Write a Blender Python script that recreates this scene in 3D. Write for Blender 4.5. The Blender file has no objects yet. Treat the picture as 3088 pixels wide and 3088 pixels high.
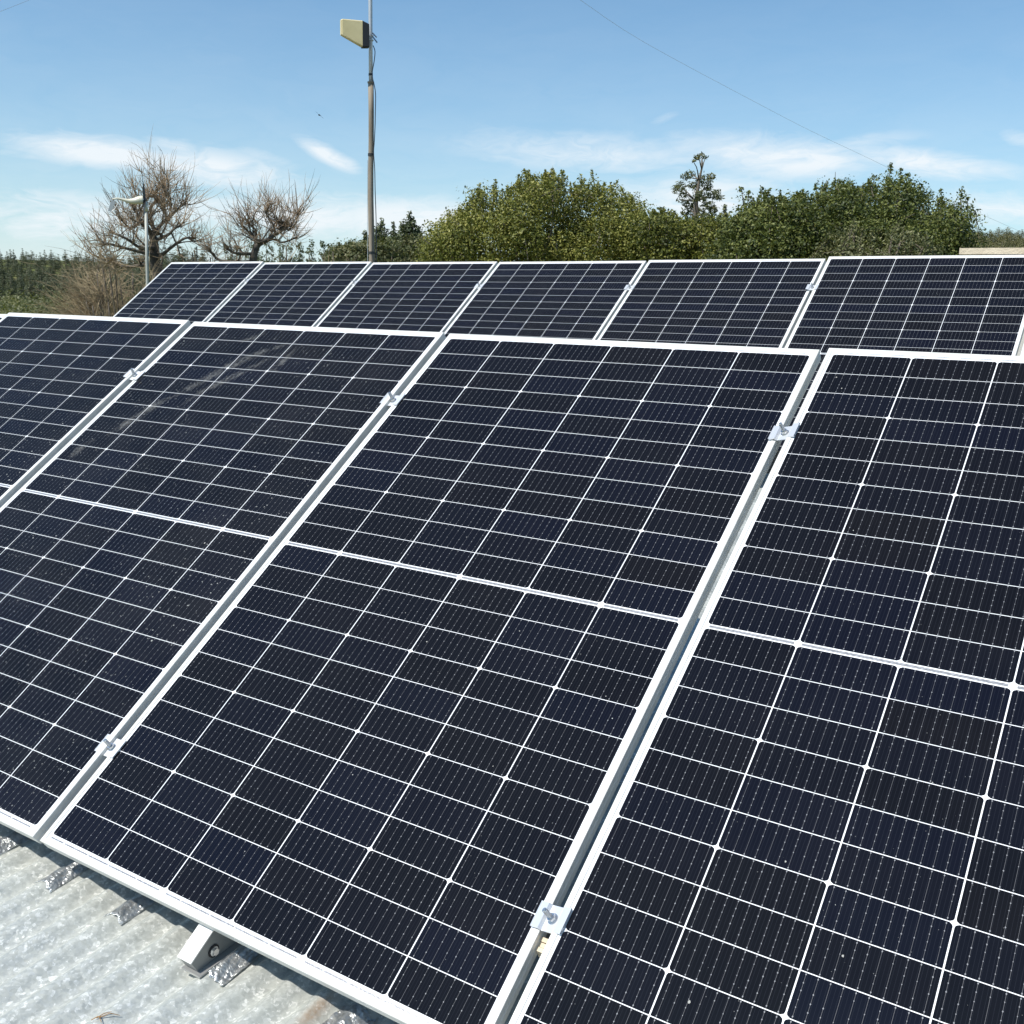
import bpy, math, random
import numpy as np
from mathutils import Matrix, Vector

random.seed(7)
rng = np.random.default_rng(7)
SC = bpy.context.scene
COL = SC.collection
R = math.radians

# ------------------------------------------------------------------ camera
CAM = np.array([1.9315, -1.1557, 1.1413])
RIGHT = np.array([0.8348037, 0.5501307, 0.0214226])
UP = np.array([-0.1266401, 0.1540128, 0.9799196])
BACK = np.array([0.5357845, -0.8207534, 0.1982391])
FPX = 3145.03          # focal length in photograph pixels (3088 wide)
cd = bpy.data.cameras.new('camera')
cam = bpy.data.objects.new('camera', cd)
COL.objects.link(cam)
cd.sensor_width = 36.0
cd.lens = 36.0 * FPX / 3088.0
cd.clip_start = 0.05
cd.clip_end = 3000.0
M = Matrix(((RIGHT[0], UP[0], BACK[0], CAM[0]), (RIGHT[1], UP[1], BACK[1], CAM[1]),
            (RIGHT[2], UP[2], BACK[2], CAM[2]), (0, 0, 0, 1)))
cam.matrix_world = M
SC.camera = cam

# ------------------------------------------------------------------ light
SUN_EL = R(56.0)
SX, SY = -0.36, -0.93
SUN_AZ = math.atan2(SX, SY)
sl = bpy.data.lights.new('sun', 'SUN')
sl.energy = 5.0
sl.angle = R(0.5)
sl.color = (1.0, 0.965, 0.90)
sun = bpy.data.objects.new('sun', sl)
COL.objects.link(sun)
tosun = Vector((math.sin(SUN_AZ) * math.cos(SUN_EL), math.cos(SUN_AZ) * math.cos(SUN_EL), math.sin(SUN_EL)))
sun.rotation_euler = tosun.to_track_quat('Z', 'Y').to_euler()
sun.location = (0, 0, 30)

vs = SC.view_settings
vs.view_transform = 'Standard'
vs.look = 'None'
vs.exposure = 0.16
vs.gamma = 1.0
vs.use_curve_mapping = False


def pdir(px, py):
    """direction of a photograph pixel given in the 1932-pixel view"""
    k = 3088.0 / 1932.0
    d = RIGHT * (px * k - 1544) / FPX - UP * (py * k - 1544) / FPX - BACK
    return d / np.linalg.norm(d)


def at(px, py, dist):
    """world point seen at (px, py) of the 1932-pixel view, at a horizontal distance"""
    d = pdir(px, py)
    return CAM + d * dist / math.hypot(d[0], d[1])


def azel(px, py):
    d = pdir(px, py)
    return math.atan2(d[0], d[1]), math.asin(d[2])


# ------------------------------------------------------------------ node helpers
class NT:
    def __init__(self, tree):
        self.t = tree
        self.n = tree.nodes
        self.l = tree.links

    def new(self, kind, **kw):
        nd = self.n.new(kind)
        for k, v in kw.items():
            setattr(nd, k, v)
        return nd

    def put(self, sock, v):
        if v is None:
            return
        if hasattr(v, 'is_output') or isinstance(v, bpy.types.NodeSocket):
            self.l.new(v, sock)
        else:
            sock.default_value = v

    def math(self, op, a, b=None, c=None, clamp=False):
        nd = self.new('ShaderNodeMath', operation=op)
        nd.use_clamp = clamp
        self.put(nd.inputs[0], a)
        self.put(nd.inputs[1], b)
        self.put(nd.inputs[2], c)
        return nd.outputs[0]

    def mix(self, f, a, b, kind='MIX'):
        nd = self.new('ShaderNodeMix', data_type='RGBA', blend_type=kind)
        self.put(nd.inputs[0], f)
        self.put(nd.inputs[6], a)
        self.put(nd.inputs[7], b)
        return nd.outputs[2]

    def ramp(self, f, stops):
        nd = self.new('ShaderNodeValToRGB')
        el = nd.color_ramp.elements
        while len(el) < len(stops):
            el.new(0.5)
        for e, (p, c) in zip(el, stops):
            e.position = p
            e.color = c if len(c) == 4 else (*c, 1)
        self.put(nd.inputs[0], f)
        return nd.outputs[0]

    def noise(self, vec, scale, detail=4, rough=0.55, dist=0.0):
        nd = self.new('ShaderNodeTexNoise')
        self.put(nd.inputs['Vector'], vec)
        nd.inputs['Scale'].default_value = scale
        nd.inputs['Detail'].default_value = detail
        nd.inputs['Roughness'].default_value = rough
        nd.inputs['Distortion'].default_value = dist
        return nd.outputs['Fac']

    def voronoi(self, vec, scale, out='Distance', feature='F1'):
        nd = self.new('ShaderNodeTexVoronoi', feature=feature)
        self.put(nd.inputs['Vector'], vec)
        nd.inputs['Scale'].default_value = scale
        return nd.outputs[out]

    def obj(self):
        return self.new('ShaderNodeTexCoord').outputs['Object']

    def pos(self):
        return self.new('ShaderNodeNewGeometry').outputs['Position']

    def mapping(self, vec, scale=(1, 1, 1), rot=(0, 0, 0), loc=(0, 0, 0)):
        nd = self.new('ShaderNodeMapping')
        self.put(nd.inputs['Vector'], vec)
        nd.inputs['Scale'].default_value = scale
        nd.inputs['Rotation'].default_value = rot
        nd.inputs['Location'].default_value = loc
        return nd.outputs[0]

    def bump(self, h, strength=0.3, dist=0.01):
        nd = self.new('ShaderNodeBump')
        nd.inputs['Strength'].default_value = strength
        nd.inputs['Distance'].default_value = dist
        self.put(nd.inputs['Height'], h)
        return nd.outputs[0]


def material(name, col=(0.5, 0.5, 0.5), rough=0.5, metal=0.0, spec=0.5, coat=0.0, coat_rough=0.03):
    m = bpy.data.materials.new(name)
    m.use_nodes = True
    t = NT(m.node_tree)
    b = t.n['Principled BSDF']
    b.inputs['Base Color'].default_value = (*col, 1)
    b.inputs['Roughness'].default_value = rough
    b.inputs['Metallic'].default_value = metal
    b.inputs['Specular IOR Level'].default_value = spec
    b.inputs['Coat Weight'].default_value = coat
    b.inputs['Coat Roughness'].default_value = coat_rough
    return m, t, b


def varied(name, c1, c2, scale, rough=0.6, metal=0.0, bump=0.0, bscale=None, detail=5, stretch=(1, 1, 1)):
    m, t, b = material(name, c1, rough, metal)
    v = t.mapping(t.obj(), stretch)
    n = t.noise(v, scale, detail)
    c = t.ramp(n, [(0.3, c1), (0.7, c2)])
    t.put(b.inputs['Base Color'], c)
    if bump:
        t.put(b.inputs['Normal'], t.bump(t.noise(v, bscale or scale * 3, 6), bump, 0.01))
    return m


# ------------------------------------------------------------------ world: daylight sky with thin clouds
W = bpy.data.worlds.new('World')
SC.world = W
W.use_nodes = True
t = NT(W.node_tree)
bg = t.n['Background']
sky = t.new('ShaderNodeTexSky', sky_type='NISHITA')
sky.sun_disc = False
sky.sun_elevation = SUN_EL
sky.sun_rotation = SUN_AZ
sky.altitude = 100.0
sky.air_density = 1.0
sky.dust_density = 0.6
sky.ozone_density = 1.3
gen = t.new('ShaderNodeTexCoord').outputs['Generated']
sep = t.new('ShaderNodeSeparateXYZ')
t.l.new(gen, sep.inputs[0])
az = t.math('ARCTAN2', sep.outputs[0], sep.outputs[1])
el = t.math('ARCSINE', sep.outputs[2])
com = t.new('ShaderNodeCombineXYZ')
t.put(com.inputs[0], az)
t.put(com.inputs[1], el)
sv = com.outputs[0]
# wisps: noise stretched along a shallow falling diagonal
nv = t.mapping(sv, (5.0, 17.0, 1.0), (0, 0, R(9)))
warp = t.noise(t.mapping(sv, (3, 9, 1)), 3.0, 3)
wv = t.new('ShaderNodeVectorMath', operation='ADD')
t.l.new(nv, wv.inputs[0])
t.l.new(warp, wv.inputs[1])
wisp = t.noise(wv.outputs[0], 2.0, 8, 0.62, 0.5)
fine = t.noise(wv.outputs[0], 5.5, 8, 0.6, 0.4)
# patches: (px, py, half width px, half height px, slope, weight)
PATCH = [(190, 288, 170, 34, 0.12, 1.0), (400, 322, 200, 46, 0.14, 0.95), (335, 276, 70, 20, 0.25, 0.7), (500, 300, 90, 22, 0.3, 0.5),
         (622, 294, 66, 18, 0.50, 1.0), (90, 410, 250, 58, 0.05, 1.0), (520, 410, 320, 56, 0.02, 0.95), (60, 330, 120, 20, 0.1, 0.4),
         (780, 418, 220, 54, 0.05, 1.0), (1130, 292, 300, 44, 0.05, 0.7), (1480, 300, 260, 46, 0.07, 0.95),
         (1740, 308, 210, 28, 0.12, 0.95), (1250, 226, 42, 14, -0.4, 0.36), (1330, 378, 220, 56, 0.0, 0.95), (1010, 262, 170, 30, 0.12, 0.45),
         (1880, 395, 150, 48, 0.05, 0.9), (1925, 262, 50, 18, 0.2, 0.55), (1620, 270, 160, 24, -0.1, 0.5), (40, 292, 110, 14, 0.1, 0.5)]
mask = None
for (px, py, hw, hh, sl_, wgt) in PATCH:
    a0, e0 = azel(px, py)
    a1, e1 = azel(px + 20, py + 20 * sl_)
    ang = math.atan2(e1 - e0, a1 - a0)
    aw, ew = azel(px + hw, py)
    _, eh = azel(px, py - hh)
    sx, sy = abs(aw - a0), abs(eh - e0)
    da = t.math('SUBTRACT', az, a0)
    de = t.math('SUBTRACT', el, e0)
    u = t.math('ADD', t.math('MULTIPLY', da, math.cos(ang) / sx), t.math('MULTIPLY', de, math.sin(ang) / sx))
    v = t.math('ADD', t.math('MULTIPLY', da, -math.sin(ang) / sy), t.math('MULTIPLY', de, math.cos(ang) / sy))
    r2 = t.math('ADD', t.math('MULTIPLY', u, u), t.math('MULTIPLY', v, v))
    g = t.math('MULTIPLY', t.math('EXPONENT', t.math('MULTIPLY', r2, -0.9)), wgt)
    mask = g if mask is None else t.math('MAXIMUM', mask, g)
tex = t.math('ADD', t.math('MULTIPLY', wisp, 1.0), t.math('MULTIPLY', fine, 0.45))
tex = t.math('MULTIPLY', t.math('SUBTRACT', tex, 0.46), 2.7, clamp=True)
cl = t.math('MULTIPLY', mask, t.math('MULTIPLY_ADD', tex, 0.78, 0.36), clamp=True)
# a thin veil that thickens towards the horizon
veil = t.math('EXPONENT', t.math('MULTIPLY', t.math('MAXIMUM', el, 0.0), -8.0))
veil = t.math('MULTIPLY', veil, 0.85)
veil = t.math('MULTIPLY', veil, t.math('ADD', t.math('MULTIPLY', wisp, 0.7), 0.55), clamp=True)
cl = t.math('MAXIMUM', cl, veil)
cl = t.math('MULTIPLY', cl, 0.92, clamp=True)
SKY_GAIN = 0.118
skyc = t.mix(1.0, sky.outputs[0], (0.60, 0.925, 1.06, 1), 'MULTIPLY')
cloudy = t.mix(cl, skyc, (6.9, 7.3, 7.6, 1))
t.put(bg.inputs['Color'], cloudy)
bg.inputs['Strength'].default_value = SKY_GAIN


# ------------------------------------------------------------------ object helpers
class MB:
    """collects vertices and faces of ONE mesh"""

    def __init__(self):
        self.v, self.f, self.m = [], [], []

    def face(self, pts, mat=0):
        i = len(self.v)
        self.v += [tuple(float(c) for c in p) for p in pts]
        self.f.append(tuple(range(i, i + len(pts))))
        self.m.append(mat)

    def box(self, a, b, mat=0, ch=0.0):
        x0, y0, z0 = a
        x1, y1, z1 = b
        i = len(self.v)
        self.v += [(x0, y0, z0), (x1, y0, z0), (x1, y1, z0), (x0, y1, z0), (x0, y0, z1), (x1, y0, z1), (x1, y1, z1), (x0, y1, z1)]
        for q in ((0, 3, 2, 1), (4, 5, 6, 7), (0, 1, 5, 4), (1, 2, 6, 5), (2, 3, 7, 6), (3, 0, 4, 7)):
            self.f.append(tuple(i + k for k in q))
            self.m.append(mat)

    def prism(self, poly, axis, a, b, mat=0):
        """poly of 2-D points extruded along axis (0 x: points are y,z; 1 y: x,z; 2 z: x,y)"""
        def p3(q, s):
            return ((s, q[0], q[1]), (q[0], s, q[1]), (q[0], q[1], s))[axis]
        i = len(self.v)
        n = len(poly)
        self.v += [p3(q, a) for q in poly] + [p3(q, b) for q in poly]
        self.f.append(tuple(i + k for k in range(n))[::-1])
        self.f.append(tuple(i + n + k for k in range(n)))
        self.m += [mat, mat]
        for k in range(n):
            self.f.append((i + k, i + (k + 1) % n, i + n + (k + 1) % n, i + n + k))
            self.m.append(mat)

    def tube(self, pts, rad, sides=8, mat=0, cap=True):
        pts = [np.asarray(p, float) for p in pts]
        n = len(pts)
        if not hasattr(rad, '__len__'):
            rad = [rad] * n
        tang = [pts[min(i + 1, n - 1)] - pts[max(i - 1, 0)] for i in range(n)]
        ref = np.array([0, 0, 1.0])
        t0 = tang[0] / (np.linalg.norm(tang[0]) + 1e-9)
        if abs(t0 @ ref) > 0.9:
            ref = np.array([1.0, 0, 0])
        i0 = len(self.v)
        u = np.cross(t0, ref)
        for i in range(n):
            tt = tang[i] / (np.linalg.norm(tang[i]) + 1e-9)
            u = u - tt * (u @ tt)
            u /= np.linalg.norm(u) + 1e-9
            w = np.cross(tt, u)
            for k in range(sides):
                a = 2 * math.pi * k / sides
                self.v.append(tuple(pts[i] + rad[i] * (math.cos(a) * u + math.sin(a) * w)))
        for i in range(n - 1):
            for k in range(sides):
                a = i0 + i * sides + k
                b = i0 + i * sides + (k + 1) % sides
                self.f.append((a, b, b + sides, a + sides))
                self.m.append(mat)
        if cap:
            self.f.append(tuple(i0 + k for k in range(sides))[::-1])
            self.f.append(tuple(i0 + (n - 1) * sides + k for k in range(sides)))
            self.m += [mat, mat]

    def mesh(self, name, mats, smooth=False):
        me = bpy.data.meshes.new(name)
        me.from_pydata(self.v, [], self.f)
        for m in mats:
            me.materials.append(m)
        me.polygons.foreach_set('material_index', self.m)
        if smooth:
            me.polygons.foreach_set('use_smooth', [True] * len(self.f))
        me.update()
        return me

    def build(self, name, mats, parent=None, smooth=False):
        if not isinstance(mats, (list, tuple)):
            mats = [mats]
        return link(name, self.mesh(name, mats, smooth), parent)


def link(name, data, parent=None):
    o = bpy.data.objects.new(name, data)
    COL.objects.link(o)
    if parent is not None:
        o.parent = parent
    return o


def tag(o, label=None, cat=None, group=None, kind=None):
    if label:
        o['label'] = label
    if cat:
        o['category'] = cat
    if group:
        o['group'] = group
    if kind:
        o['kind'] = kind
    return o


def thing(name, label, cat, loc=(0, 0, 0), group=None):
    o = link(name, None)
    o.empty_display_size = 0.1
    o.location = loc
    return tag(o, label, cat, group)


def copy_tree(o, parent=None):
    c = o.copy()
    COL.objects.link(c)
    if parent is not None:
        c.parent = parent
    for ch in [k for k in KIDS(o)]:
        copy_tree(ch, c)
    return c


def KIDS(o):
    return [k for k in COL.objects if k.parent == o]


def quads_mesh(name, P, col, mat):
    """P: (n,4,3) array of quads; col: per-quad random 0..1 kept as an attribute named tone"""
    n = len(P)
    me = bpy.data.meshes.new(name)
    me.vertices.add(n * 4)
    me.vertices.foreach_set('co', P.reshape(-1).astype(np.float32))
    me.loops.add(n * 4)
    me.loops.foreach_set('vertex_index', np.arange(n * 4, dtype=np.int32))
    me.polygons.add(n)
    me.polygons.foreach_set('loop_start', np.arange(0, n * 4, 4, dtype=np.int32))
    me.polygons.foreach_set('loop_total', np.full(n, 4, dtype=np.int32))
    at_ = me.attributes.new('tone', 'FLOAT', 'FACE')
    at_.data.foreach_set('value', col.astype(np.float32))
    me.materials.append(mat)
    me.update()
    me.validate()
    return me


# ------------------------------------------------------------------ materials
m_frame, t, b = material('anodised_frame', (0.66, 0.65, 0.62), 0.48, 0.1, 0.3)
o = t.obj()
fn_ = t.noise(t.mapping(o, (6, 6, 6)), 3.0, 6, 0.65)
t.put(b.inputs['Base Color'], t.ramp(fn_, [(0.35, (0.58, 0.57, 0.535)), (0.6, (0.67, 0.66, 0.63))]))
t.put(b.inputs['Roughness'], t.ramp(fn_, [(0.3, (0.52, 0.52, 0.52)), (0.7, (0.38, 0.38, 0.38))]))
m_back, t, b = material('white_backsheet', (0.80, 0.81, 0.82), 0.5, 0, 0.5, 0.6, 0.02)
m_rear, t, b = material('grey_rear_sheet', (0.16, 0.16, 0.165), 0.6)  # rear greyed to cut bounce and deepen the shade under the panels
m_bus, t, b = material('cell_busbar', (0.080, 0.082, 0.092), 0.5, 0.0, 0.2)
m_pad, t, b = material('solder_pad', (0.20, 0.205, 0.22), 0.5, 0.0, 0.2)
m_ribbon, t, b = material('tinned_ribbon', (0.40, 0.42, 0.45), 0.35, 0.4)
t.put(b.inputs['Base Color'], t.ramp(t.noise(t.mapping(t.obj(), (160, 400, 1)), 1.0, 3),
                                     [(0.40, (0.20, 0.20, 0.215)), (0.70, (0.46, 0.46, 0.475))]))


def cell_material(name, dust):
    m, t, b = material(name, (0.008, 0.009, 0.018), 0.6, 0, 0.0, 0.36, 0.012)
    att = t.new('ShaderNodeAttribute', attribute_name='tone').outputs['Fac']
    oi = t.new('ShaderNodeObjectInfo').outputs['Random']
    tone = t.math('FRACT', t.math('ADD', att, t.math('MULTIPLY', oi, 3.7)))
    c = t.ramp(tone, [(0.0, (0.0050, 0.0050, 0.0066)), (0.45, (0.0047, 0.0050, 0.0078)), (0.8, (0.0046, 0.0053, 0.0108)), (1.0, (0.0056, 0.0053, 0.0064))])
    # finger lines: faint lighter hairlines running along the cell
    o = t.obj()
    sp = t.new('ShaderNodeSeparateXYZ')
    t.l.new(o, sp.inputs[0])
    fl = t.math('FRACT', t.math('MULTIPLY', sp.outputs[0], 1 / 0.0061))
    fl = t.math('LESS_THAN', fl, 0.12)
    c = t.mix(t.math('MULTIPLY', fl, 0.22), c, (0.035, 0.038, 0.05, 1))
    # specks of dust, pollen and dried drops
    ov = t.new('ShaderNodeVectorMath', operation='ADD')
    t.l.new(o, ov.inputs[0])
    t.l.new(t.math('MULTIPLY', oi, 31.0), ov.inputs[1])
    big = t.noise(ov.outputs[0], 2.2, 4)
    s1 = t.voronoi(ov.outputs[0], 55.0)
    s1 = t.math('LESS_THAN', s1, t.math('MULTIPLY', big, 0.075 + 0.09 * dust))
    s2 = t.voronoi(ov.outputs[0], 16.0)
    s2 = t.math('LESS_THAN', s2, t.math('MULTIPLY', big, 0.035 + 0.03 * dust))
    s = t.math('MAXIMUM', t.math('MULTIPLY', s1, 0.30 + 0.25 * dust), t.math('MULTIPLY', s2, 0.75))
    c = t.mix(s, c, (0.42, 0.42, 0.40, 1))
    film = t.math('MULTIPLY', t.ramp(t.noise(ov.outputs[0], 5.0, 6, 0.6), [(0.35, (0, 0, 0)), (0.8, (1, 1, 1))]), 0.005 + 0.012 * dust)
    c = t.mix(film, c, (0.5, 0.48, 0.44, 1))
    t.put(b.inputs['Base Color'], c)
    return m


m_cell = cell_material('silicon_cell', 0.0)
m_cell_dusty = cell_material('silicon_cell_dusty', 1.0)

m_alu, t, b = material('clamp_aluminium', (0.74, 0.75, 0.77), 0.4, 0.6)
m_steel, t, b = material('bolt_steel', (0.62, 0.62, 0.62), 0.25, 0.9)
m_rubber, t, b = material('black_rubber', (0.012, 0.012, 0.013), 0.6)
m_rail, t, b = material('rail_aluminium', (0.40, 0.395, 0.38), 0.40, 0.55)

m_foot, t, b = material('shaded_aluminium', (0.24, 0.245, 0.24), 0.42, 0.4)  # bracket metal darkened, the shade of its side put into the colour

# galvanised corrugated sheet with spangle
m_roof, t, b = material('galvanised_sheet', (0.6, 0.62, 0.6), 0.5, 0.42)
o = t.obj()
wob = t.noise(o, 60, 3)
ov = t.new('ShaderNodeVectorMath', operation='MULTIPLY_ADD')
t.l.new(wob, ov.inputs[0])
ov.inputs[1].default_value = (0.012, 0.012, 0.012)
t.l.new(o, ov.inputs[2])
vc = t.new('ShaderNodeTexVoronoi')
t.l.new(ov.outputs[0], vc.inputs['Vector'])
vc.inputs['Scale'].default_value = 120
spn = t.new('ShaderNodeSeparateColor')
t.l.new(vc.outputs['Color'], spn.inputs[0])
vc2 = t.new('ShaderNodeTexVoronoi')
t.l.new(ov.outputs[0], vc2.inputs['Vector'])
vc2.inputs['Scale'].default_value = 210
spn2 = t.new('ShaderNodeSeparateColor')
t.l.new(vc2.outputs['Color'], spn2.inputs[0])
flake = t.math('ADD', t.math('MULTIPLY', spn.outputs[0], 0.6), t.math('MULTIPLY', spn2.outputs[1], 0.4))
blot = t.noise(o, 9, 5)
flake = t.math('ADD', flake, t.math('MULTIPLY', t.math('SUBTRACT', blot, 0.5), 0.12))
c = t.ramp(flake, [(0.1, (0.44, 0.45, 0.41)), (0.5, (0.525, 0.535, 0.49)), (0.72, (0.58, 0.59, 0.545)), (0.9, (0.82, 0.815, 0.76))])
str_ = t.noise(t.mapping(o, (40, 1.2, 1)), 1.0, 4)
c = t.mix(t.math('MULTIPLY', str_, 0.12), c, (0.58, 0.58, 0.54, 1))
# a rust streak on one crest (an object's own stain)
sp = t.new('ShaderNodeSeparateXYZ')
t.l.new(o, sp.inputs[0])
dx = t.math('DIVIDE', t.math('SUBTRACT', sp.outputs[0], 0.766), 0.011)
dy = t.math('DIVIDE', t.math('SUBTRACT', sp.outputs[1], 0.03), 0.05)
rr = t.math('ADD', t.math('MULTIPLY', dx, dx), t.math('MULTIPLY', dy, dy))
rs = t.math('MULTIPLY', t.math('EXPONENT', t.math('MULTIPLY', rr, -1.0)), t.math('MULTIPLY', t.noise(o, 140, 4), 1.1), clamp=True)
c = t.mix(rs, c, (0.42, 0.25, 0.13, 1))
t.put(b.inputs['Base Color'], c)
t.put(b.inputs['Roughness'], t.ramp(spn.outputs[2], [(0, (0.42, 0.42, 0.42)), (1, (0.62, 0.62, 0.62))]))
t.put(b.inputs['Normal'], t.bump(flake, 0.05, 0.002))

m_foil, t, b = material('bubble_foil', (0.62, 0.63, 0.63), 0.28, 0.7)
o = t.obj()
dots = t.voronoi(o, 130)
t.put(b.inputs['Normal'], t.bump(t.math('ADD', t.math('MULTIPLY', dots, -0.8), t.math('MULTIPLY', t.noise(o, 45, 5, 0.6, 1.5), 2.2)), 0.55, 0.004))
t.put(b.inputs['Base Color'], t.ramp(t.noise(o, 70, 5), [(0.3, (0.30, 0.31, 0.31)), (0.7, (0.68, 0.69, 0.68))]))

m_wall = varied('rendered_wall', (0.52, 0.49, 0.43), (0.62, 0.59, 0.53), 2.0, 0.85, 0, 0.3, 30)
m_concrete = varied('pale_concrete', (0.56, 0.46, 0.33), (0.74, 0.63, 0.47), 9.0, 0.85, 0, 0.5, 60)
m_dark = varied('slab_shade_colour', (0.05, 0.045, 0.04), (0.09, 0.08, 0.07), 5.0, 0.8)  # near-black standing for the shade under the outbuilding slab
m_wood = varied('weathered_pole', (0.18, 0.14, 0.10), (0.32, 0.27, 0.205), 22.0, 0.8, 0, 0.4, 60, 6, (1, 1, 0.10))
m_galv = varied('galvanised_tube', (0.42, 0.44, 0.46), (0.58, 0.60, 0.61), 20.0, 0.5, 0.4, 0, None, 4, (1, 1, 0.2))
m_tpole = varied('painted_pole', (0.36, 0.37, 0.33), (0.50, 0.50, 0.45), 8.0, 0.6, 0.1, 0, None, 4, (1, 1, 0.2))
m_strap, t, b = material('dark_strap', (0.03, 0.03, 0.03), 0.5)
m_cable, t, b = material('black_cable', (0.012, 0.016, 0.03), 0.4)
m_line, t, b = material('weathered_line', (0.50, 0.52, 0.54), 0.5)
m_cream = varied('sun_yellowed_plastic', (0.60, 0.49, 0.24), (0.72, 0.60, 0.33), 6.0, 0.5)
m_blackp, t, b = material('black_plastic', (0.02, 0.02, 0.022), 0.5)
m_turb, t, b = material('cream_painted_metal', (0.70, 0.66, 0.52), 0.35, 0.1)
m_vane, t, b = material('grey_vane', (0.55, 0.55, 0.54), 0.5, 0.2)
m_bird, t, b = material('dark_feathers', (0.03, 0.03, 0.035), 0.7)
m_straw, t, b = material('dry_straw', (0.30, 0.17, 0.07), 0.8)
m_bark = varied('grey_brown_bark', (0.085, 0.07, 0.055), (0.20, 0.165, 0.12), 14.0, 0.9, 0, 0.6, 40)
m_pbark = varied('dark_gnarled_bark', (0.05, 0.042, 0.034), (0.15, 0.125, 0.095), 10.0, 0.9, 0, 0.6, 40)
m_twig = varied('reddish_twigs', (0.17, 0.115, 0.07), (0.40, 0.295, 0.185), 3.0, 0.85)
m_drytwig = varied('dry_brown_twigs', (0.21, 0.15, 0.085), (0.46, 0.36, 0.22), 2.5, 0.9)


def leaf_material(name, stops, trans=0.25, rough=0.55):
    m = bpy.data.materials.new(name)
    m.use_nodes = True
    t = NT(m.node_tree)
    b = t.n['Principled BSDF']
    att = t.new('ShaderNodeAttribute', attribute_name='tone').outputs['Fac']
    oi = t.new('ShaderNodeObjectInfo').outputs['Random']
    v = t.math('ADD', att, t.math('MULTIPLY', t.math('SUBTRACT', oi, 0.5), 0.25))
    big = t.noise(t.pos(), 0.9, 3)
    v = t.math('ADD', v, t.math('MULTIPLY', t.math('SUBTRACT', big, 0.5), 0.5), clamp=True)
    c = t.ramp(v, stops)
    t.put(b.inputs['Base Color'], c)
    b.inputs['Roughness'].default_value = rough
    b.inputs['Specular IOR Level'].default_value = 0.35
    tr = t.new('ShaderNodeBsdfTranslucent')
    t.put(tr.inputs['Color'], t.mix(0.5, c, (0.16, 0.19, 0.02, 1)))
    mx = t.new('ShaderNodeMixShader')
    mx.inputs[0].default_value = trans
    t.l.new(b.outputs[0], mx.inputs[1])
    t.l.new(tr.outputs[0], mx.inputs[2])
    t.l.new(mx.outputs[0], t.n['Material Output'].inputs['Surface'])
    return m


L_olive = leaf_material('olive_leaves', [(0.0, (0.046, 0.058, 0.012)), (0.45, (0.162, 0.175, 0.030)), (1.0, (0.34, 0.315, 0.080))])
L_green = leaf_material('green_leaves', [(0.0, (0.028, 0.044, 0.012)), (0.45, (0.108, 0.130, 0.028)), (1.0, (0.24, 0.25, 0.070))])
L_grey = leaf_material('greyish_leaves', [(0.0, (0.060, 0.070, 0.026)), (0.45, (0.135, 0.145, 0.055)), (1.0, (0.30, 0.29, 0.15))])
L_euc = leaf_material('dull_green_leaves', [(0.0, (0.068, 0.081, 0.031)), (0.5, (0.126, 0.135, 0.054)), (1.0, (0.216, 0.198, 0.090))])
L_dark = leaf_material('dark_conifer_leaves', [(0.0, (0.042, 0.056, 0.026)), (0.5, (0.080, 0.100, 0.045)), (1.0, (0.15, 0.16, 0.075))], 0.12)
L_far = leaf_material('far_forest_leaves', [(0.0, (0.060, 0.074, 0.040)), (0.5, (0.105, 0.120, 0.064)), (1.0, (0.155, 0.155, 0.085))], 0.1)
L_hill = leaf_material('hill_forest_leaves', [(0.0, (0.070, 0.080, 0.032)), (0.5, (0.140, 0.138, 0.055)), (1.0, (0.23, 0.19, 0.085))], 0.1)

# ------------------------------------------------------------------ terrain
GZ = -3.3


def ground_z(x, y):
    dx, dy = x - CAM[0], y - CAM[1]
    r = math.hypot(dx, dy)
    s = min(max((r - 45.0) / 75.0, 0), 1)
    s = s * s * (3 - 2 * s)
    z = GZ + s * 2.1
    s2 = min(max((r - 150.0) / 150.0, 0), 1)
    z += s2 * s2 * 5.0
    hx, hy = HILL[0], HILL[1]
    d2 = ((x - hx) ** 2 + (y - hy) ** 2) / (105.0 ** 2)
    z += 15.0 * math.exp(-d2)
    d3 = ((x - HILL2[0]) ** 2 + (y - HILL2[1]) ** 2) / (85.0 ** 2)
    z += 6.0 * math.exp(-d3)
    z += 0.25 * math.sin(x * 0.11 + 1.3) * math.sin(y * 0.09) * s
    return z


HILL = at(2050, 430, 290.0)
HILL2 = at(60, 490, 260.0)
mb = MB()
rings = [0, 4, 8, 12, 17, 23, 30, 38, 48, 60, 75, 92, 110, 130, 150, 172, 195, 220, 250, 285, 325, 370, 430, 520, 700, 1100, 2000]
NA = 96
idx = {}
for i, r_ in enumerate(rings):
    for k in range(NA):
        a = 2 * math.pi * k / NA
        x, y = CAM[0] + r_ * math.cos(a), CAM[1] + r_ * math.sin(a)
        idx[i, k] = len(mb.v)
        mb.v.append((x, y, ground_z(x, y)))
for i in range(len(rings) - 1):
    for k in range(NA):
        q = (idx[i, k], idx[i + 1, k], idx[i + 1, (k + 1) % NA], idx[i, (k + 1) % NA])
        mb.f.append(q if i else q[:1] + q[1:3])
        mb.m.append(0)
m_ground, t, b = material('rough_grassland', (0.09, 0.11, 0.04), 0.95, 0, 0.1)
p = t.pos()
g1 = t.noise(p, 0.07, 6)
g2 = t.noise(p, 1.1, 6)
c = t.ramp(t.math('ADD', t.math('MULTIPLY', g1, 0.6), t.math('MULTIPLY', g2, 0.4)),
           [(0.35, (0.055, 0.062, 0.022)), (0.5, (0.115, 0.125, 0.040)), (0.62, (0.16, 0.14, 0.065))])
t.put(b.inputs['Base Color'], c)
t.put(b.inputs['Normal'], t.bump(g2, 0.8, 0.3))
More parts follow.
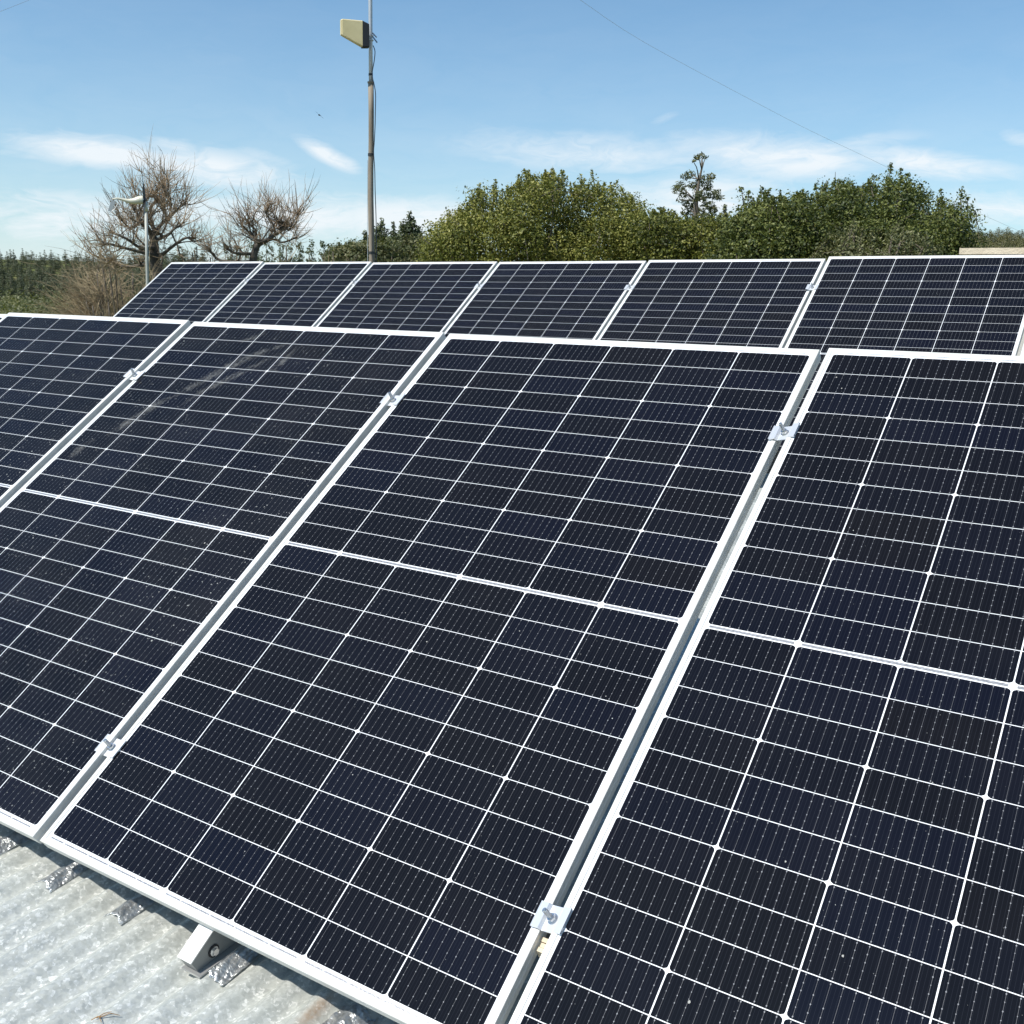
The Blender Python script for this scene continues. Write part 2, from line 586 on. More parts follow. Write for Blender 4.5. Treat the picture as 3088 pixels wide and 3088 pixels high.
tag(mb.build('ground', m_ground, None, True), 'rough grassy ground around the house', None, None, 'structure')

# ------------------------------------------------------------------ the house under the panels
SLOPE = R(5.8)
TS = math.tan(SLOPE)
RZ = -0.1025                    # mean height of the sheet at y = 0
LAM, AMP = 0.0749, 0.0094
RX0, RX1, RY0, RY1 = -7.05, 5.6, -2.45, 5.95


def roof_z(x, y):
    return RZ + TS * y + AMP * math.cos(2 * math.pi * (x - 0.005) / LAM)


house = thing('house', 'low house whose galvanised corrugated roof carries the solar panels', 'house', (0, 0, 0))
mb = MB()
nx = int((RX1 - RX0) / (LAM / 10))
ys = [RY0, -0.6, 0.6, 2.2, RY1]
for j, y in enumerate(ys):
    for i in range(nx + 1):
        x = RX0 + (RX1 - RX0) * i / nx
        mb.v.append((x, y, roof_z(x, y)))
for j in range(len(ys) - 1):
    for i in range(nx):
        a = j * (nx + 1) + i
        mb.f.append((a, a + 1, a + nx + 2, a + nx + 1))
        mb.m.append(0)
off = len(mb.v)
for j, y in enumerate(ys):
    for i in range(nx + 1):
        x = RX0 + (RX1 - RX0) * i / nx
        mb.v.append((x, y, roof_z(x, y) - 0.0015))
for j in range(len(ys) - 1):
    for i in range(nx):
        a = off + j * (nx + 1) + i
        mb.f.append((a + nx + 1, a + nx + 2, a + 1, a))
        mb.m.append(0)
mb.build('roof', m_roof, house, True)
mb = MB()
wx0, wx1, wy0, wy1 = RX0 + 0.3, RX1 - 0.3, RY0 + 0.35, RY1 - 0.25
for (ax, ay, bx, by) in ((wx0, wy0, wx1, wy0 + 0.2), (wx0, wy1 - 0.2, wx1, wy1)):
    mb.box((ax, ay, GZ - 0.3), (bx, by, RZ + TS * ay - 0.03))
for ax in (wx0, wx1 - 0.2):
    mb.prism([(wy0 + 0.2, GZ - 0.3), (wy1 - 0.2, GZ - 0.3), (wy1 - 0.2, RZ + TS * (wy1 - 0.2) - 0.04), (wy0 + 0.2, RZ + TS * (wy0 + 0.2) - 0.04)], 0, ax, ax + 0.2)
mb.build('wall', m_wall, house)

# ------------------------------------------------------------------ solar panels
PW, PH, PT = 1.1363, 1.7719, 0.030
PC, PR, PG = 0.184, 0.07154, 0.0100


def frame_mesh():
    prof = [(0, -0.030), (0, -0.0165), (0.0012, -0.0155), (0.0012, -0.0125), (0, -0.0115), (0, -0.0010), (0.0010, 0.0),
            (0.0100, 0.0), (0.0110, -0.0008), (0.0110, -0.0062), (0.0022, -0.0062), (0.0022, -0.0280), (0.026, -0.0280), (0.026, -0.030)]
    mb = MB()
    n = len(prof)
    for (cx, cy, sx, sy) in ((0, 0, 1, 1), (PW, 0, -1, 1), (PW, PH, -1, -1), (0, PH, 1, -1)):
        for (i, z) in prof:
            mb.v.append((cx + sx * i, cy + sy * i, z))
    for c in range(4):
        d = (c + 1) % 4
        for k in range(n):
            l = (k + 1) % n
            mb.f.append((c * n + k, d * n + k, d * n + l, c * n + l)[::-1])
            mb.m.append(0)
    return mb.mesh('frame', [m_frame])


def cells_mesh(cellmat, name):
    mb = MB()
    tones = []
    zb, zc, zl = -0.0020, -0.0017, -0.0014
    mb.box((0.0026, 0.0026, -0.0058), (PW - 0.0026, PH - 0.0026, zb), 0)
    mb.m[0] = 5
    tones += [0.5] * 6
    hg, vg, ch = 0.00078, 0.00125, 0.0056
    rnd = random.Random(3)

    def top(r):
        return PH / 2 + (12 - r) * PR + (PG / 2 if r < 12 else -PG / 2)
    x00 = PW / 2 - 3 * PC
    for c in range(6):
        for r in range(24):
            x0, x1 = x00 + c * PC + vg, x00 + (c + 1) * PC - vg
            y1 = top(r) - hg
            y0 = top(r) - PR + hg
            k = r % 3
            pts = []
            a, bb = ch, ch * 0.45
            if k == 2:      # cut corners at the lower edge
                pts += [(x0, y0 + a), (x0 + bb * 0.5, y0 + bb), (x0 + a, y0), (x1 - a, y0), (x1 - bb * 0.5, y0 + bb), (x1, y0 + a)]
            else:
                pts += [(x0, y0), (x1, y0)]
            if k == 0:      # cut corners at the upper edge
                pts += [(x1, y1 - a), (x1 - bb * 0.5, y1 - bb), (x1 - a, y1), (x0 + a, y1), (x0 + bb * 0.5, y1 - bb), (x0, y1 - a)]
            else:
                pts += [(x1, y1), (x0, y1)]
            mb.face([(px, py, zc) for px, py in pts], 1)
            tones.append(rnd.random())
            for q in range(10):
                bx = x0 + (x1 - x0) * (q + 0.5) / 10
                w = 0.00030
                mb.face([(bx - w, y0, zl), (bx + w, y0, zl), (bx + w, y1, zl), (bx - w, y1, zl)], 2)
                tones.append(0.5)
                for fy in (0.045, 0.24, 0.42, 0.60, 0.78, 0.955):
                    if rnd.random() < 0.18 and 0.1 < fy < 0.9:
                        continue
                    py = y0 + (y1 - y0) * (fy + rnd.uniform(-0.012, 0.012))
                    s = rnd.uniform(0.0007, 0.0012) if 0.1 < fy < 0.9 else 0.0012
                    mb.face([(bx - s, py, zl + 1e-4), (bx, py - 1.6 * s, zl + 1e-4), (bx + s, py, zl + 1e-4), (bx, py + 1.6 * s, zl + 1e-4)], 3)
                    tones.append(0.5)
    # string ribbons: along the middle, near the bottom and the top edge
    def ribbon(xa, xb, y, w):
        mb.face([(xa, y - w, zl), (xb, y - w, zl), (xb, y + w, zl), (xa, y + w, zl)], 4)
        tones.append(0.5)
    for (ca, cb) in ((0, 1), (1, 3), (3, 5), (5, 6)):
        ribbon(x00 + ca * PC + 0.007, x00 + cb * PC - 0.007, PH / 2, 0.0027)
    for (ca, cb) in ((0, 2), (2, 4), (4, 6)):
        cuts = [0, 0.13, 0.36, 0.55, 0.80, 1.0]
        xa, xb = x00 + ca * PC + 0.004, x00 + cb * PC - 0.012
        for k in range(5):
            ribbon(xa + (xb - xa) * cuts[k] + 0.0018, xa + (xb - xa) * cuts[k + 1] - 0.0018, top(23) - PR - 0.0064, 0.0015)
            ribbon(xa + (xb - xa) * cuts[k] + 0.0018, xa + (xb - xa) * cuts[k + 1] - 0.0018, top(0) + 0.0062, 0.0008)
    me = mb.mesh(name, [m_back, cellmat, m_bus, m_pad, m_ribbon, m_rear])
    a = me.attributes.new('tone', 'FLOAT', 'FACE')
    a.data.foreach_set('value', tones)
    return me


FRAME = frame_mesh()
CELLS = cells_mesh(m_cell, 'cell_sheet')
CELLS_D = cells_mesh(m_cell_dusty, 'cell_sheet_dusty')
TILT = R(35.964)
RF = Matrix.Rotation(TILT, 4, 'X')
RB = Matrix(((0.99998, -0.00625, -0.00118, 0), (0.0043, 0.80137, -0.59816, 0), (0.00468, 0.59814, 0.80138, 0), (0, 0, 0, 1)))


def panel(loc, rot, label, group, dusty=False):
    p = thing('solar_panel', label, 'solar panel', loc, group)
    p.rotation_euler = rot.to_euler()
    link('frame', FRAME, p)
    link('cell_sheet', CELLS_D if dusty else CELLS, p)
    return p


FRONT = [((-3.4685, 0, 0), 'sliver of solar panel at the far left end of the front row', False),
         ((-2.3123, -0.0111, 0.0081), 'bluish front row solar panel at the left picture edge, left of the smeared one', True),
         ((-1.1562, -0.003, 0.0031), 'front row solar panel with a whitish wiped smear across its upper half', True),
         ((0, 0, 0), 'clean middle front row solar panel whose bottom edge runs above the white bracket', False),
         ((1.164, -0.0172, 0.0059), 'large nearest front row solar panel, cut by the right and bottom picture edges', False)]
FP = [panel(l, RF, lab, 'solar panels in the front row', dd) for (l, lab, dd) in FRONT]
DZ = [0.010, 0.001, -0.006, -0.009, -0.005, 0.007, 0.008]
BACKL = ['leftmost solar panel of the back row, its free left edge beside the dry bushes',
         'second solar panel from the left in the back row, left of the antenna mast foot',
         'third back row solar panel from the left, just right of the antenna mast foot',
         'fourth solar panel from the left in the back row, below the olive green tree',
         'fifth solar panel from the left in the back row, below the slim eucalyptus',
         'sixth back row solar panel from the left, below the dark green tree',
         'right end back row solar panel, only a white sliver of frame showing']
BP = []
for k in range(7):
    loc = (-5.746 + 1.15694 * k, 3.6406 + 0.00497 * k, 0.3419 + 0.00541 * k + DZ[k])
    BP.append(panel(loc, RB, BACKL[k], 'solar panels in the back row'))

# wiped smear and droppings on the dusty panel: thin dried dirt lying on its glass
m_smear, t, b = material('dried_dirt', (0.42, 0.42, 0.40), 0.9)
tr = t.new('ShaderNodeBsdfTransparent')
mx = t.new('ShaderNodeMixShader')
o = t.obj()
fa = t.noise(t.mapping(o, (1, 1, 1), (0, 0, R(-8))), 34, 8, 0.7, 0.6)
fb = t.noise(o, 150, 5, 0.7)
al = t.math('MULTIPLY', t.math('SUBTRACT', t.math('ADD', t.math('MULTIPLY', fa, 0.7), t.math('MULTIPLY', fb, 0.5)), 0.53), 2.4, clamp=True)
edge = t.new('ShaderNodeAttribute', attribute_name='edge').outputs['Fac']
t.put(mx.inputs[0], t.math('MULTIPLY', t.math('MULTIPLY', al, edge), 0.5, clamp=True))
t.l.new(tr.outputs[0], mx.inputs[1])
t.l.new(b.outputs[0], mx.inputs[2])
t.l.new(mx.outputs[0], t.n['Material Output'].inputs['Surface'])

RFi = RF.to_3x3().inverted()


def to_panel(px, py, k):
    """panel-local x, y of a front panel under a pixel (used to read off where its dirt lies)"""
    n = RF.to_3x3() @ Vector((0, 0, 1))
    o = Vector(FRONT[k][0])
    d = Vector(pdir(px, py))
    c = Vector(CAM)
    h = c + d * ((o - c).dot(n) / d.dot(n))
    l = RFi @ (h - o)
    return l.x, l.y


def streak(mb, edge, pts, w, z=-0.0010):
    n = len(pts)
    for i in range(n):
        a = np.array(pts[max(i - 1, 0)])
        c = np.array(pts[min(i + 1, n - 1)])
        d = (c - a) / (np.linalg.norm(c - a) + 1e-9)
        nn = np.array([-d[1], d[0]])
        ww = w * math.sin(math.pi * (0.08 + 0.84 * i / (n - 1)))
        for s, e in ((-1, 0), (-0.35, 1), (0.35, 1), (1, 0)):
            q = np.array(pts[i]) + nn * s * ww
            mb.v.append((q[0], q[1], z))
            edge.append(e * (0.15 + math.sin(math.pi * (0.02 + 0.96 * i / (n - 1)))))
    b0 = len(mb.v) - n * 4
    for i in range(n - 1):
        for k in range(3):
            a = b0 + i * 4 + k
            mb.f.append((a, a + 1, a + 5, a + 4))
            mb.m.append(0)


mb = MB()
edge = []
for (pp, w) in (([(545, 648), (500, 662), (455, 680), (405, 705), (350, 735), (310, 757)], 0.030),
                ([(530, 665), (480, 690), (430, 715), (385, 735), (340, 765)], 0.022),
                ([(505, 628), (475, 637), (450, 645)], 0.020),
                ([(310, 757), (270, 780), (235, 800), (200, 822)], 0.028),
                ([(560, 655), (525, 690), (500, 705)], 0.020),
                ([(330, 745), (285, 765), (250, 790)], 0.018),
                ([(180, 828), (150, 845), (128, 868)], 0.024)):
    pts = [to_panel(x, y, 2) for x, y in pp]
    dense = []
    for i in range(len(pts) - 1):
        for s in range(4):
            f = s / 4
            dense.append((pts[i][0] * (1 - f) + pts[i + 1][0] * f, pts[i][1] * (1 - f) + pts[i + 1][1] * f))
    dense.append(pts[-1])
    streak(mb, edge, dense, w)
me = mb.mesh('dirt_smear', [m_smear])
a = me.attributes.new('edge', 'FLOAT', 'POINT')
a.data.foreach_set('value', edge)
link('dirt_smear', me, FP[2])

m_drop, t, b = material('dried_droppings', (0.34, 0.335, 0.31), 0.9)


def spots(k, lst):
    mb = MB()
    for (px, py, s) in lst:
        x, y = to_panel(px, py, k)
        s *= 0.68
        n = 7
        mb.face([(x + s * random.uniform(0.7, 1.2) * math.cos(6.283 * i / n), y + s * 1.15 * random.uniform(0.7, 1.2) * math.sin(6.283 * i / n), -0.0009) for i in range(n)])
    tag(mb.build('dried_spots', m_drop, FP[k]), kind='stuff')


rs = random.Random(5)
spots(2, [(475, 717, .0042), (473, 703, .002), (535, 757, .002), (500, 835, .0022), (386, 1024, .0034), (390, 920, .0025), (560, 710, .002), (118, 897, .003),
          (570, 770, .002), (640, 790, .002), (690, 720, .002), (610, 660, .002), (300, 945, .002), (250, 960, .002), (645, 728, .0018)]
      + [(rs.uniform(200, 760), rs.uniform(650, 900), rs.uniform(.0008, .0014)) for _ in range(60)])
spots(3, [(805, 1210, .0022), (980, 1190, .0022), (1047, 1030, .0018), (1145, 2000, .0018), (930, 1445, .0016), (905, 1325, .0016), (945, 1110, .0016)])
spots(4, [(1578, 711, .0028), (1588, 732, .0022), (1590, 1803, .003), (1482, 1625, .0022), (1530, 722, .0016), (1700, 1240, .002), (1610, 1000, .0018), (1300, 1890, .0034)])

# ------------------------------------------------------------------ clamps between the panels
def make_clamp():
    c = thing('panel_clamp', 'x', 'clamp')
    mb = MB()
    # pressed plate: two wings lying on the frames, a shallow channel dipping between them
    w, l, h = 0.0225, 0.023, 0.0022
    prof = [(-w - 0.010, 0.0006), (-w - 0.010, 0.0040), (-w - 0.0085, 0.0040), (-w - 0.0085, 0.0030), (-w + 0.006, 0.0030), (-w + 0.010, -0.004), (w - 0.010, -0.004), (w - 0.006, 0.0030),
            (w + 0.0085, 0.0030), (w + 0.0085, 0.0040), (w + 0.010, 0.0040), (w + 0.010, 0.0006), (w - 0.0045, 0.0006), (w - 0.0085, -0.0064), (-w + 0.0085, -0.0064), (-w + 0.0045, 0.0006)]
    mb.prism(prof, 1, -l, l)
    mb.build('plate', m_alu, c)
    mb = MB()
    mb.tube([(0, 0, -0.05), (0, 0, 0.025), (0, 0, 0.0265)], [0.0038, 0.0038, 0.0028], 10)
    for k in range(12):      # thread rings
        z = 0.0065 + k * 0.0016
        mb.tube([(0, 0, z), (0, 0, z + 0.0008)], 0.0044, 10)
    mb.build('bolt', m_steel, c)
    mb = MB()
    mb.prism([(0.0078 * math.cos(k * math.pi / 3), 0.0078 * math.sin(k * math.pi / 3)) for k in range(6)], 2, -0.0026, 0.0042)
    mb.prism([(0.0098 * math.cos(k * math.pi / 8), 0.0098 * math.sin(k * math.pi / 8)) for k in range(16)], 2, -0.0039, -0.0026)
    mb.build('nut', m_steel, c)
    return c


proto = make_clamp()
GX = -0.0100


def place_clamp(origin, rot, lx, ly, label, group, lift=0.0, tip=0.0, first=[True]):
    c = proto if first[0] else copy_tree(proto)
    first[0] = False
    c.location = Vector(origin) + rot.to_3x3() @ Vector((lx, ly, lift))
    c.rotation_euler = (rot.to_3x3() @ Matrix.Rotation(R(tip), 3, 'Y')).to_euler()
    tag(c, label, 'clamp', group)
    return c


place_clamp(FRONT[3][0], RF, 1.1505, 1.455, 'bluish bolted clamp high on the gap between the middle and nearest front panels', 'clamps between front panels', 0.0088, -15.0)
place_clamp(FRONT[3][0], RF, 1.1505, 0.238, 'large sunlit white clamp low between the middle and nearest front panels', 'clamps between front panels', 0.0088, -15.0)
place_clamp(FRONT[3][0], RF, -0.012, 1.456, 'clamp with bolt high up between the smeared panel and the clean middle panel', 'clamps between front panels')
place_clamp(FRONT[3][0], RF, -0.012, 0.238, 'white clamp low between the smeared panel and the middle panel, near the roof', 'clamps between front panels')
place_clamp(FRONT[2][0], RF, -0.012, 1.456, 'small clamp with bolt on the gap left of the smeared panel', 'clamps between front panels', 0.0050, 9.0)
bl = ['tiny clamp on the first gap from the left in the back row', 'tiny clamp on the second back row gap, below the antenna mast foot',
      'tiny clamp on the third back row gap from the left', 'tiny clamp on the fourth back row gap from the left', 'clamp on the back row gap left of the widest back panel']
for k in range(1, 6):
    place_clamp(BP[k].location, RB, -0.0103, (1.52, 1.51, 1.485, 1.475, 1.47)[k - 1], bl[k - 1], 'clamps between back panels')

# ridged yellowish block seen down the gap below the lowest clamp
mb = MB()
for k in range(3):
    mb.box((-0.012, -0.010 + k * 0.0085, -0.012), (0.012, -0.0025 + k * 0.0085, 0.004 - 0.002 * (k % 2)))
mb.box((-0.012, -0.011, -0.022), (0.012, 0.0155, -0.0121))
o = mb.build('wooden_block', m_concrete)
o.location = RF.to_3x3() @ Vector((1.148, 0.197, -0.020))
o.rotation_euler = RF.to_euler()
tag(o, 'small ridged yellowish block in the gap just below the lowest clamp', 'block')

# rails under each row
for (o3, rot, xa, xb, ys_, nm) in ((FRONT[3][0], RF, -3.6, 2.4, (0.238, 1.455), 'front'), (BP[3].location, RB, -3.60, 4.7, (0.30, 1.49), 'back')):
    for i, y in enumerate(ys_):
        mb = MB()
        mb.prism([(y - 0.02, -0.0705), (y + 0.02, -0.0705), (y + 0.02, -0.1105), (y - 0.02, -0.1105)], 0, xa, xb)
        o = mb.build('mounting_rail', m_rail)
        o.location = o3
        o.rotation_euler = rot.to_euler()
        tag(o, '%s aluminium rail running under the %s row of panels' % (('lower', 'upper')[i], nm), 'rail', 'aluminium rails under the panels')


# ------------------------------------------------------------------ tilted supports standing on the roof
def make_support(y0, z0):
    """x = 0 is the middle of the tube; y0, z0 local origin is the panel's lower corner"""
    s = thing('panel_support', 'x', 'support frame')
    ct, st = math.cos(TILT), math.sin(TILT)

    def L(y, n):
        return (y * ct - n * st, y * st + n * ct)
    hw = 0.018
    base = lambda y: RZ + AMP + TS * (y + y0) - z0 + 0.0015
    mb = MB()
    # front foot: a wedge whose top follows the tilt and whose sole lies on the sheet
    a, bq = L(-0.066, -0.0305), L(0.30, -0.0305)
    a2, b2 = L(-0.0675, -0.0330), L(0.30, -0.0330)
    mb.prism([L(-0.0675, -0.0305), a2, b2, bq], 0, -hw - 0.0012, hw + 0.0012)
    mb.build('sunlit_top_skin', m_frame, s)  # thin pale skin added, sunlight on the bracket top put into colour
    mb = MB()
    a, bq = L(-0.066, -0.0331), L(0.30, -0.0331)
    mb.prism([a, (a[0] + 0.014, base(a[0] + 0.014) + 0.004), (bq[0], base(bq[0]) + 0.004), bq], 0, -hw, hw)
    mb.build('foot', m_foot, s)  # same metal as the top, side shade painted in
    mb = MB()
    mb.prism([L(0.3005, -0.0305), L(0.3005, -0.0700), L(1.62, -0.0700), L(1.62, -0.0305)], 0, -hw, hw)
    mb.build('sloping_tube', m_rail, s)
    mb = MB()
    q0, q1 = -0.028, 1.45
    mb.prism([(q0, base(q0)), (q1, base(q1)), (q1, base(q1) + 0.0035), (q0, base(q0) + 0.0035)], 0, -hw, hw + 0.014)
    mb.build('base_strip', m_rail, s)
    mb = MB()
    f = L(1.45, -0.0705)
    mb.prism([(f[0] - 0.018, base(f[0]) + 0.004), (f[0] + 0.018, base(f[0]) + 0.004), (f[0] + 0.018, f[1]), (f[0] - 0.018, f[1])], 0, -hw, hw)
    mb.build('rear_leg', m_rail, s)
    by, bz = 0.0175, -0.0675
    mb = MB()
    mb.tube([(hw, by, bz), (hw + 0.0022, by, bz)], 0.0125, 20)
    wsh = mb.build('washer', m_rubber, s)
    mb = MB()
    mb.tube([(hw + 0.0022, by, bz), (hw + 0.0034, by, bz)], 0.0092, 16)
    mb.prism([(by + 0.0070 * math.cos(k * math.pi / 3 + 0.3), bz + 0.0070 * math.sin(k * math.pi / 3 + 0.3)) for k in range(6)], 0, hw + 0.0034, hw + 0.0085)
    mb.build('bolt', m_steel, s)
    return s


sup = make_support(0.0, 0.0)
sup.location = (0.499, 0, 0)
tag(sup, 'white metal bracket with black bolt poking out below the middle front panel', 'support frame', 'support frames under the front row')
supl = ['support frame hidden under the leftmost front panels', 'support frame under the smeared front panel', 'support frame under the nearest right front panel']
for i, x in enumerate((-1.813, -0.657, 1.66)):
    c = copy_tree(sup)
    c.location = (x, 0, 0)
    c['label'] = supl[i]
sb = make_support(3.65, 0.355)
sb.location = (-5.2, 3.645, 0.346)
tag(sb, 'support frame under the leftmost back panel', 'support frame', 'support frames under the back row')
for i, k in enumerate((1, 2, 3, 4, 5)):
    c = copy_tree(sb)
    c.location = (-5.2 + 1.157 * k, 3.645 + 0.005 * k, 0.346 + 0.0054 * k)
    c['label'] = 'support frame under the %s back panel from the left' % ('second', 'third', 'fourth', 'fifth', 'sixth')[i]

# ------------------------------------------------------------------ foil strips on the roof crests
def foil(xc, ya, yb, w, label, seed):
    rr = np.random.default_rng(seed)
    mb = MB()
    nu, nv = 22, 40
    ph = rr.uniform(0, 6.28, 6)
    for j in range(nv + 1):
        v = j / nv
        for i in range(nu + 1):
            u = i / nu * 2 - 1
            y = ya + (yb - ya) * v + 0.0025 * math.sin(3 * u + ph[0]) * (1 - v) + 0.002 * math.sin(11 * u + ph[5])
            x = xc + u * w / 2 * (1 + 0.05 * math.sin(5 * v + ph[1]))
            z = RZ + TS * y + AMP * max(math.cos(2 * math.pi * (x - 0.005) / LAM), -0.75) + 0.0028
            z += 0.0011 * math.sin(26 * v + 3 * u + ph[2]) + 0.0009 * math.sin(9 * u + 34 * v + ph[3]) + 0.0008 * rr.normal() * 0.5
            lift = math.exp(-v * 16)
            z += 0.003 * lift * max(0, math.sin(2.2 * u + ph[4])) ** 2
            mb.v.append((x, y, z))
    n0 = len(mb.v)
    mb.v += [(x, y, z - 0.0016) for (x, y, z) in mb.v[:n0]]
    for j in range(nv):
        for i in range(nu):
            a = j * (nu + 1) + i
            mb.f.append((a, a + 1, a + nu + 2, a + nu + 1))
            mb.f.append((n0 + a + nu + 1, n0 + a + nu + 2, n0 + a + 1, n0 + a))
            mb.m += [0, 0]
    rim = [i for i in range(nu + 1)] + [j * (nu + 1) + nu for j in range(1, nv + 1)] + [nv * (nu + 1) + i for i in range(nu - 1, -1, -1)] + [j * (nu + 1) for j in range(nv - 1, 0, -1)]
    for q in range(len(rim)):
        a, bq = rim[q], rim[(q + 1) % len(rim)]
        mb.f.append((bq, a, n0 + a, n0 + bq))
        mb.m.append(0)
    tag(mb.build('foil_strip', m_foil, None, True), label, 'foil strip', 'silver foil strips on the roof')


foil(-0.2197, 0.012, 0.26, 0.058, 'crumpled silver foil strip at the far left on the roof, cut by the picture edge', 1)
foil(0.005, -0.004, 0.26, 0.054, 'crumpled silver foil strip with a curled front end, left of the plain one', 2)
foil(0.2297, 0.004, 0.26, 0.052, 'short crumpled silver foil strip midway between the curled strip and the white bracket', 3)
foil(0.546, -0.008, 0.26, 0.040, 'narrow silver bubble foil strip directly beside the white bracket', 4)
foil(0.8289, -0.060, 0.075, 0.074, 'wide silver bubble foil strip beside the rust stain at the bottom edge', 5)

# a few dry stalks lying on the roof
mb = MB()
tz = lambda x, y: roof_z(x, y) + 0.003
for (a, bq) in (((0.452, -0.190), (0.462, -0.166)), ((0.456, -0.186), (0.474, -0.158)), ((0.446, -0.196), (0.457, -0.184)), ((0.449, -0.186), (0.466, -0.190))):
    mb.tube([(a[0], a[1], tz(*a)), ((a[0] + bq[0]) / 2, (a[1] + bq[1]) / 2, tz(*a) + 0.004), (bq[0], bq[1], tz(*bq) + 0.002)], [0.0009, 0.0008, 0.0005], 5)
tag(mb.build('dry_stalks', m_straw), 'small brown dry stalks lying on the corrugated roof', 'stalks')

# ------------------------------------------------------------------ concrete topped outbuilding at the right
ob = thing('outbuilding', 'flat roofed outbuilding with a pale stone roof edge behind the back row at right', 'shed')
mb = MB()
sx0, sy0, sz = 0.24, 7.69, 1.615
poly = [(sx0, sy0), (sx0 + 5.2, sy0 + 0.10), (sx0 + 5.2, sy0 + 2.7), (sx0, sy0 + 2.6)]
mb.prism(poly, 2, sz - 0.045, sz + 0.002)
mb.build('roof_slab', m_concrete, ob)
mb = MB()
poly = [(sx0 + 0.10, sy0 + 0.10), (sx0 + 5.1, sy0 + 0.2), (sx0 + 5.1, sy0 + 2.6), (sx0 + 0.10, sy0 + 2.5)]
mb.prism(poly, 2, sz - 0.20, sz - 0.046)
mb.build('slab_shade', m_dark, ob)  # dark block standing in for the shadow below the slab overhang
mb = MB()
poly = [(sx0 + 0.2, sy0 + 0.2), (sx0 + 5.0, sy0 + 0.3), (sx0 + 5.0, sy0 + 2.5), (sx0 + 0.2, sy0 + 2.4)]
mb.prism(poly, 2, GZ - 0.2, sz - 0.201)
mb.build('wall', m_wall, ob)

# ------------------------------------------------------------------ antenna mast
MX, MY = at(704, 490, 10.5)[:2]
mast = thing('antenna_mast', 'tall thin mast of weathered pole with a galvanised tube on top', 'mast', (MX, MY, GZ))
top = at(698, 0, 10.5) - np.array([MX, MY, GZ])
j1 = at(699.5, 155, 10.5) - np.array([MX, MY, GZ])
lean = top / top[2]


def mp(z):
    w = 0.006 * math.sin(z * 2.1) + 0.004 * math.sin(z * 5.3 + 1)
    return (lean[0] * z + w, lean[1] * z, z)


zj = j1[2]
mb = MB()
zz = np.linspace(-0.2, zj, 26)
mb.tube([mp(z) for z in zz], [0.0315 + 0.0012 * math.sin(z * 4) - 0.006 * (z / zj) for z in zz], 14)
mb.tube([mp(zj - 0.010), mp(zj + 0.004)], 0.0315, 14)
mb.build('lower_pole', m_wood, mast, True)
mb = MB()
mb.tube([mp(zj - 0.05), mp(zj + 0.4), mp(zj + 0.9), mp(top[2] + 0.55)], 0.0185, 14)
mb.build('upper_tube', m_galv, mast, True)
for py in (292, 477):
    z = (at(702, py, 10.5) - np.array([MX, MY, GZ]))[2]
    mb = MB()
    mb.tube([mp(z - 0.012), mp(z + 0.012)], 0.0350 - 0.006 * (z / zj), 14)
    mb.build('strap', m_strap, mast)
z = (at(700, 141, 10.5) - np.array([MX, MY, GZ]))[2]
mb = MB()
mb.tube([mp(z - 0.010), mp(z + 0.010)], 0.0205, 14)
mb.build('strap', m_strap, mast)
# thin stay line hanging left of the pole
mb = MB()
mb.tube([at(693.6, 302, 10.45), at(693.2, 400, 10.45), at(693.6, 470, 10.45), at(694, 560, 10.4), at(694, 800, 10.4)], 0.0022, 5)
tag(mb.build('stay_line', m_galv), 'thin grey line hanging just left of the antenna mast', 'line')

# antenna: a wedge shaped cream box pointing left, black back towards the mast
ant = thing('directional_antenna', 'cream wedge shaped antenna with black back clamped to the mast top', 'antenna')
dl = RIGHT * np.array([1, 1, 0])
dl /= np.linalg.norm(dl)                 # picture-right, horizontal
away = -BACK * np.array([1, 1, 0])
away /= np.linalg.norm(away)
axis = -dl * 0.93 + (-away) * 0.36       # pointing left and a little towards the camera
axis /= np.linalg.norm(axis)
side = np.cross([0, 0, 1.0], axis)
k = 10.5 / FPX * 3088 / 1932 / math.cos(R(6))     # metres per view pixel there
c0 = at(691.5, 65.5, 10.42)


def AP(a, s, z):
    return c0 + axis * a * 0.92 + side * s * 0.9 + np.array([0, 0, z * 0.94])


def loft(mb, A, B, mat=0):
    n = len(A)
    i = len(mb.v)
    mb.v += [tuple(q) for q in A] + [tuple(q) for q in B]
    for q in range(n):
        mb.f.append((i + q, i + (q + 1) % n, i + n + (q + 1) % n, i + n + q))
        mb.m.append(mat)
    mb.f.append(tuple(i + q for q in range(n))[::-1])
    mb.f.append(tuple(i + n + q for q in range(n)))
    mb.m += [mat, mat]


def rect(a, hs, z0, z1, ch):
    return [AP(a, -hs + ch, z0), AP(a, hs - ch, z0), AP(a, hs, z0 + ch), AP(a, hs, z1 - ch), AP(a, hs - ch, z1), AP(a, -hs + ch, z1), AP(a, -hs, z1 - ch), AP(a, -hs, z0 + ch)]


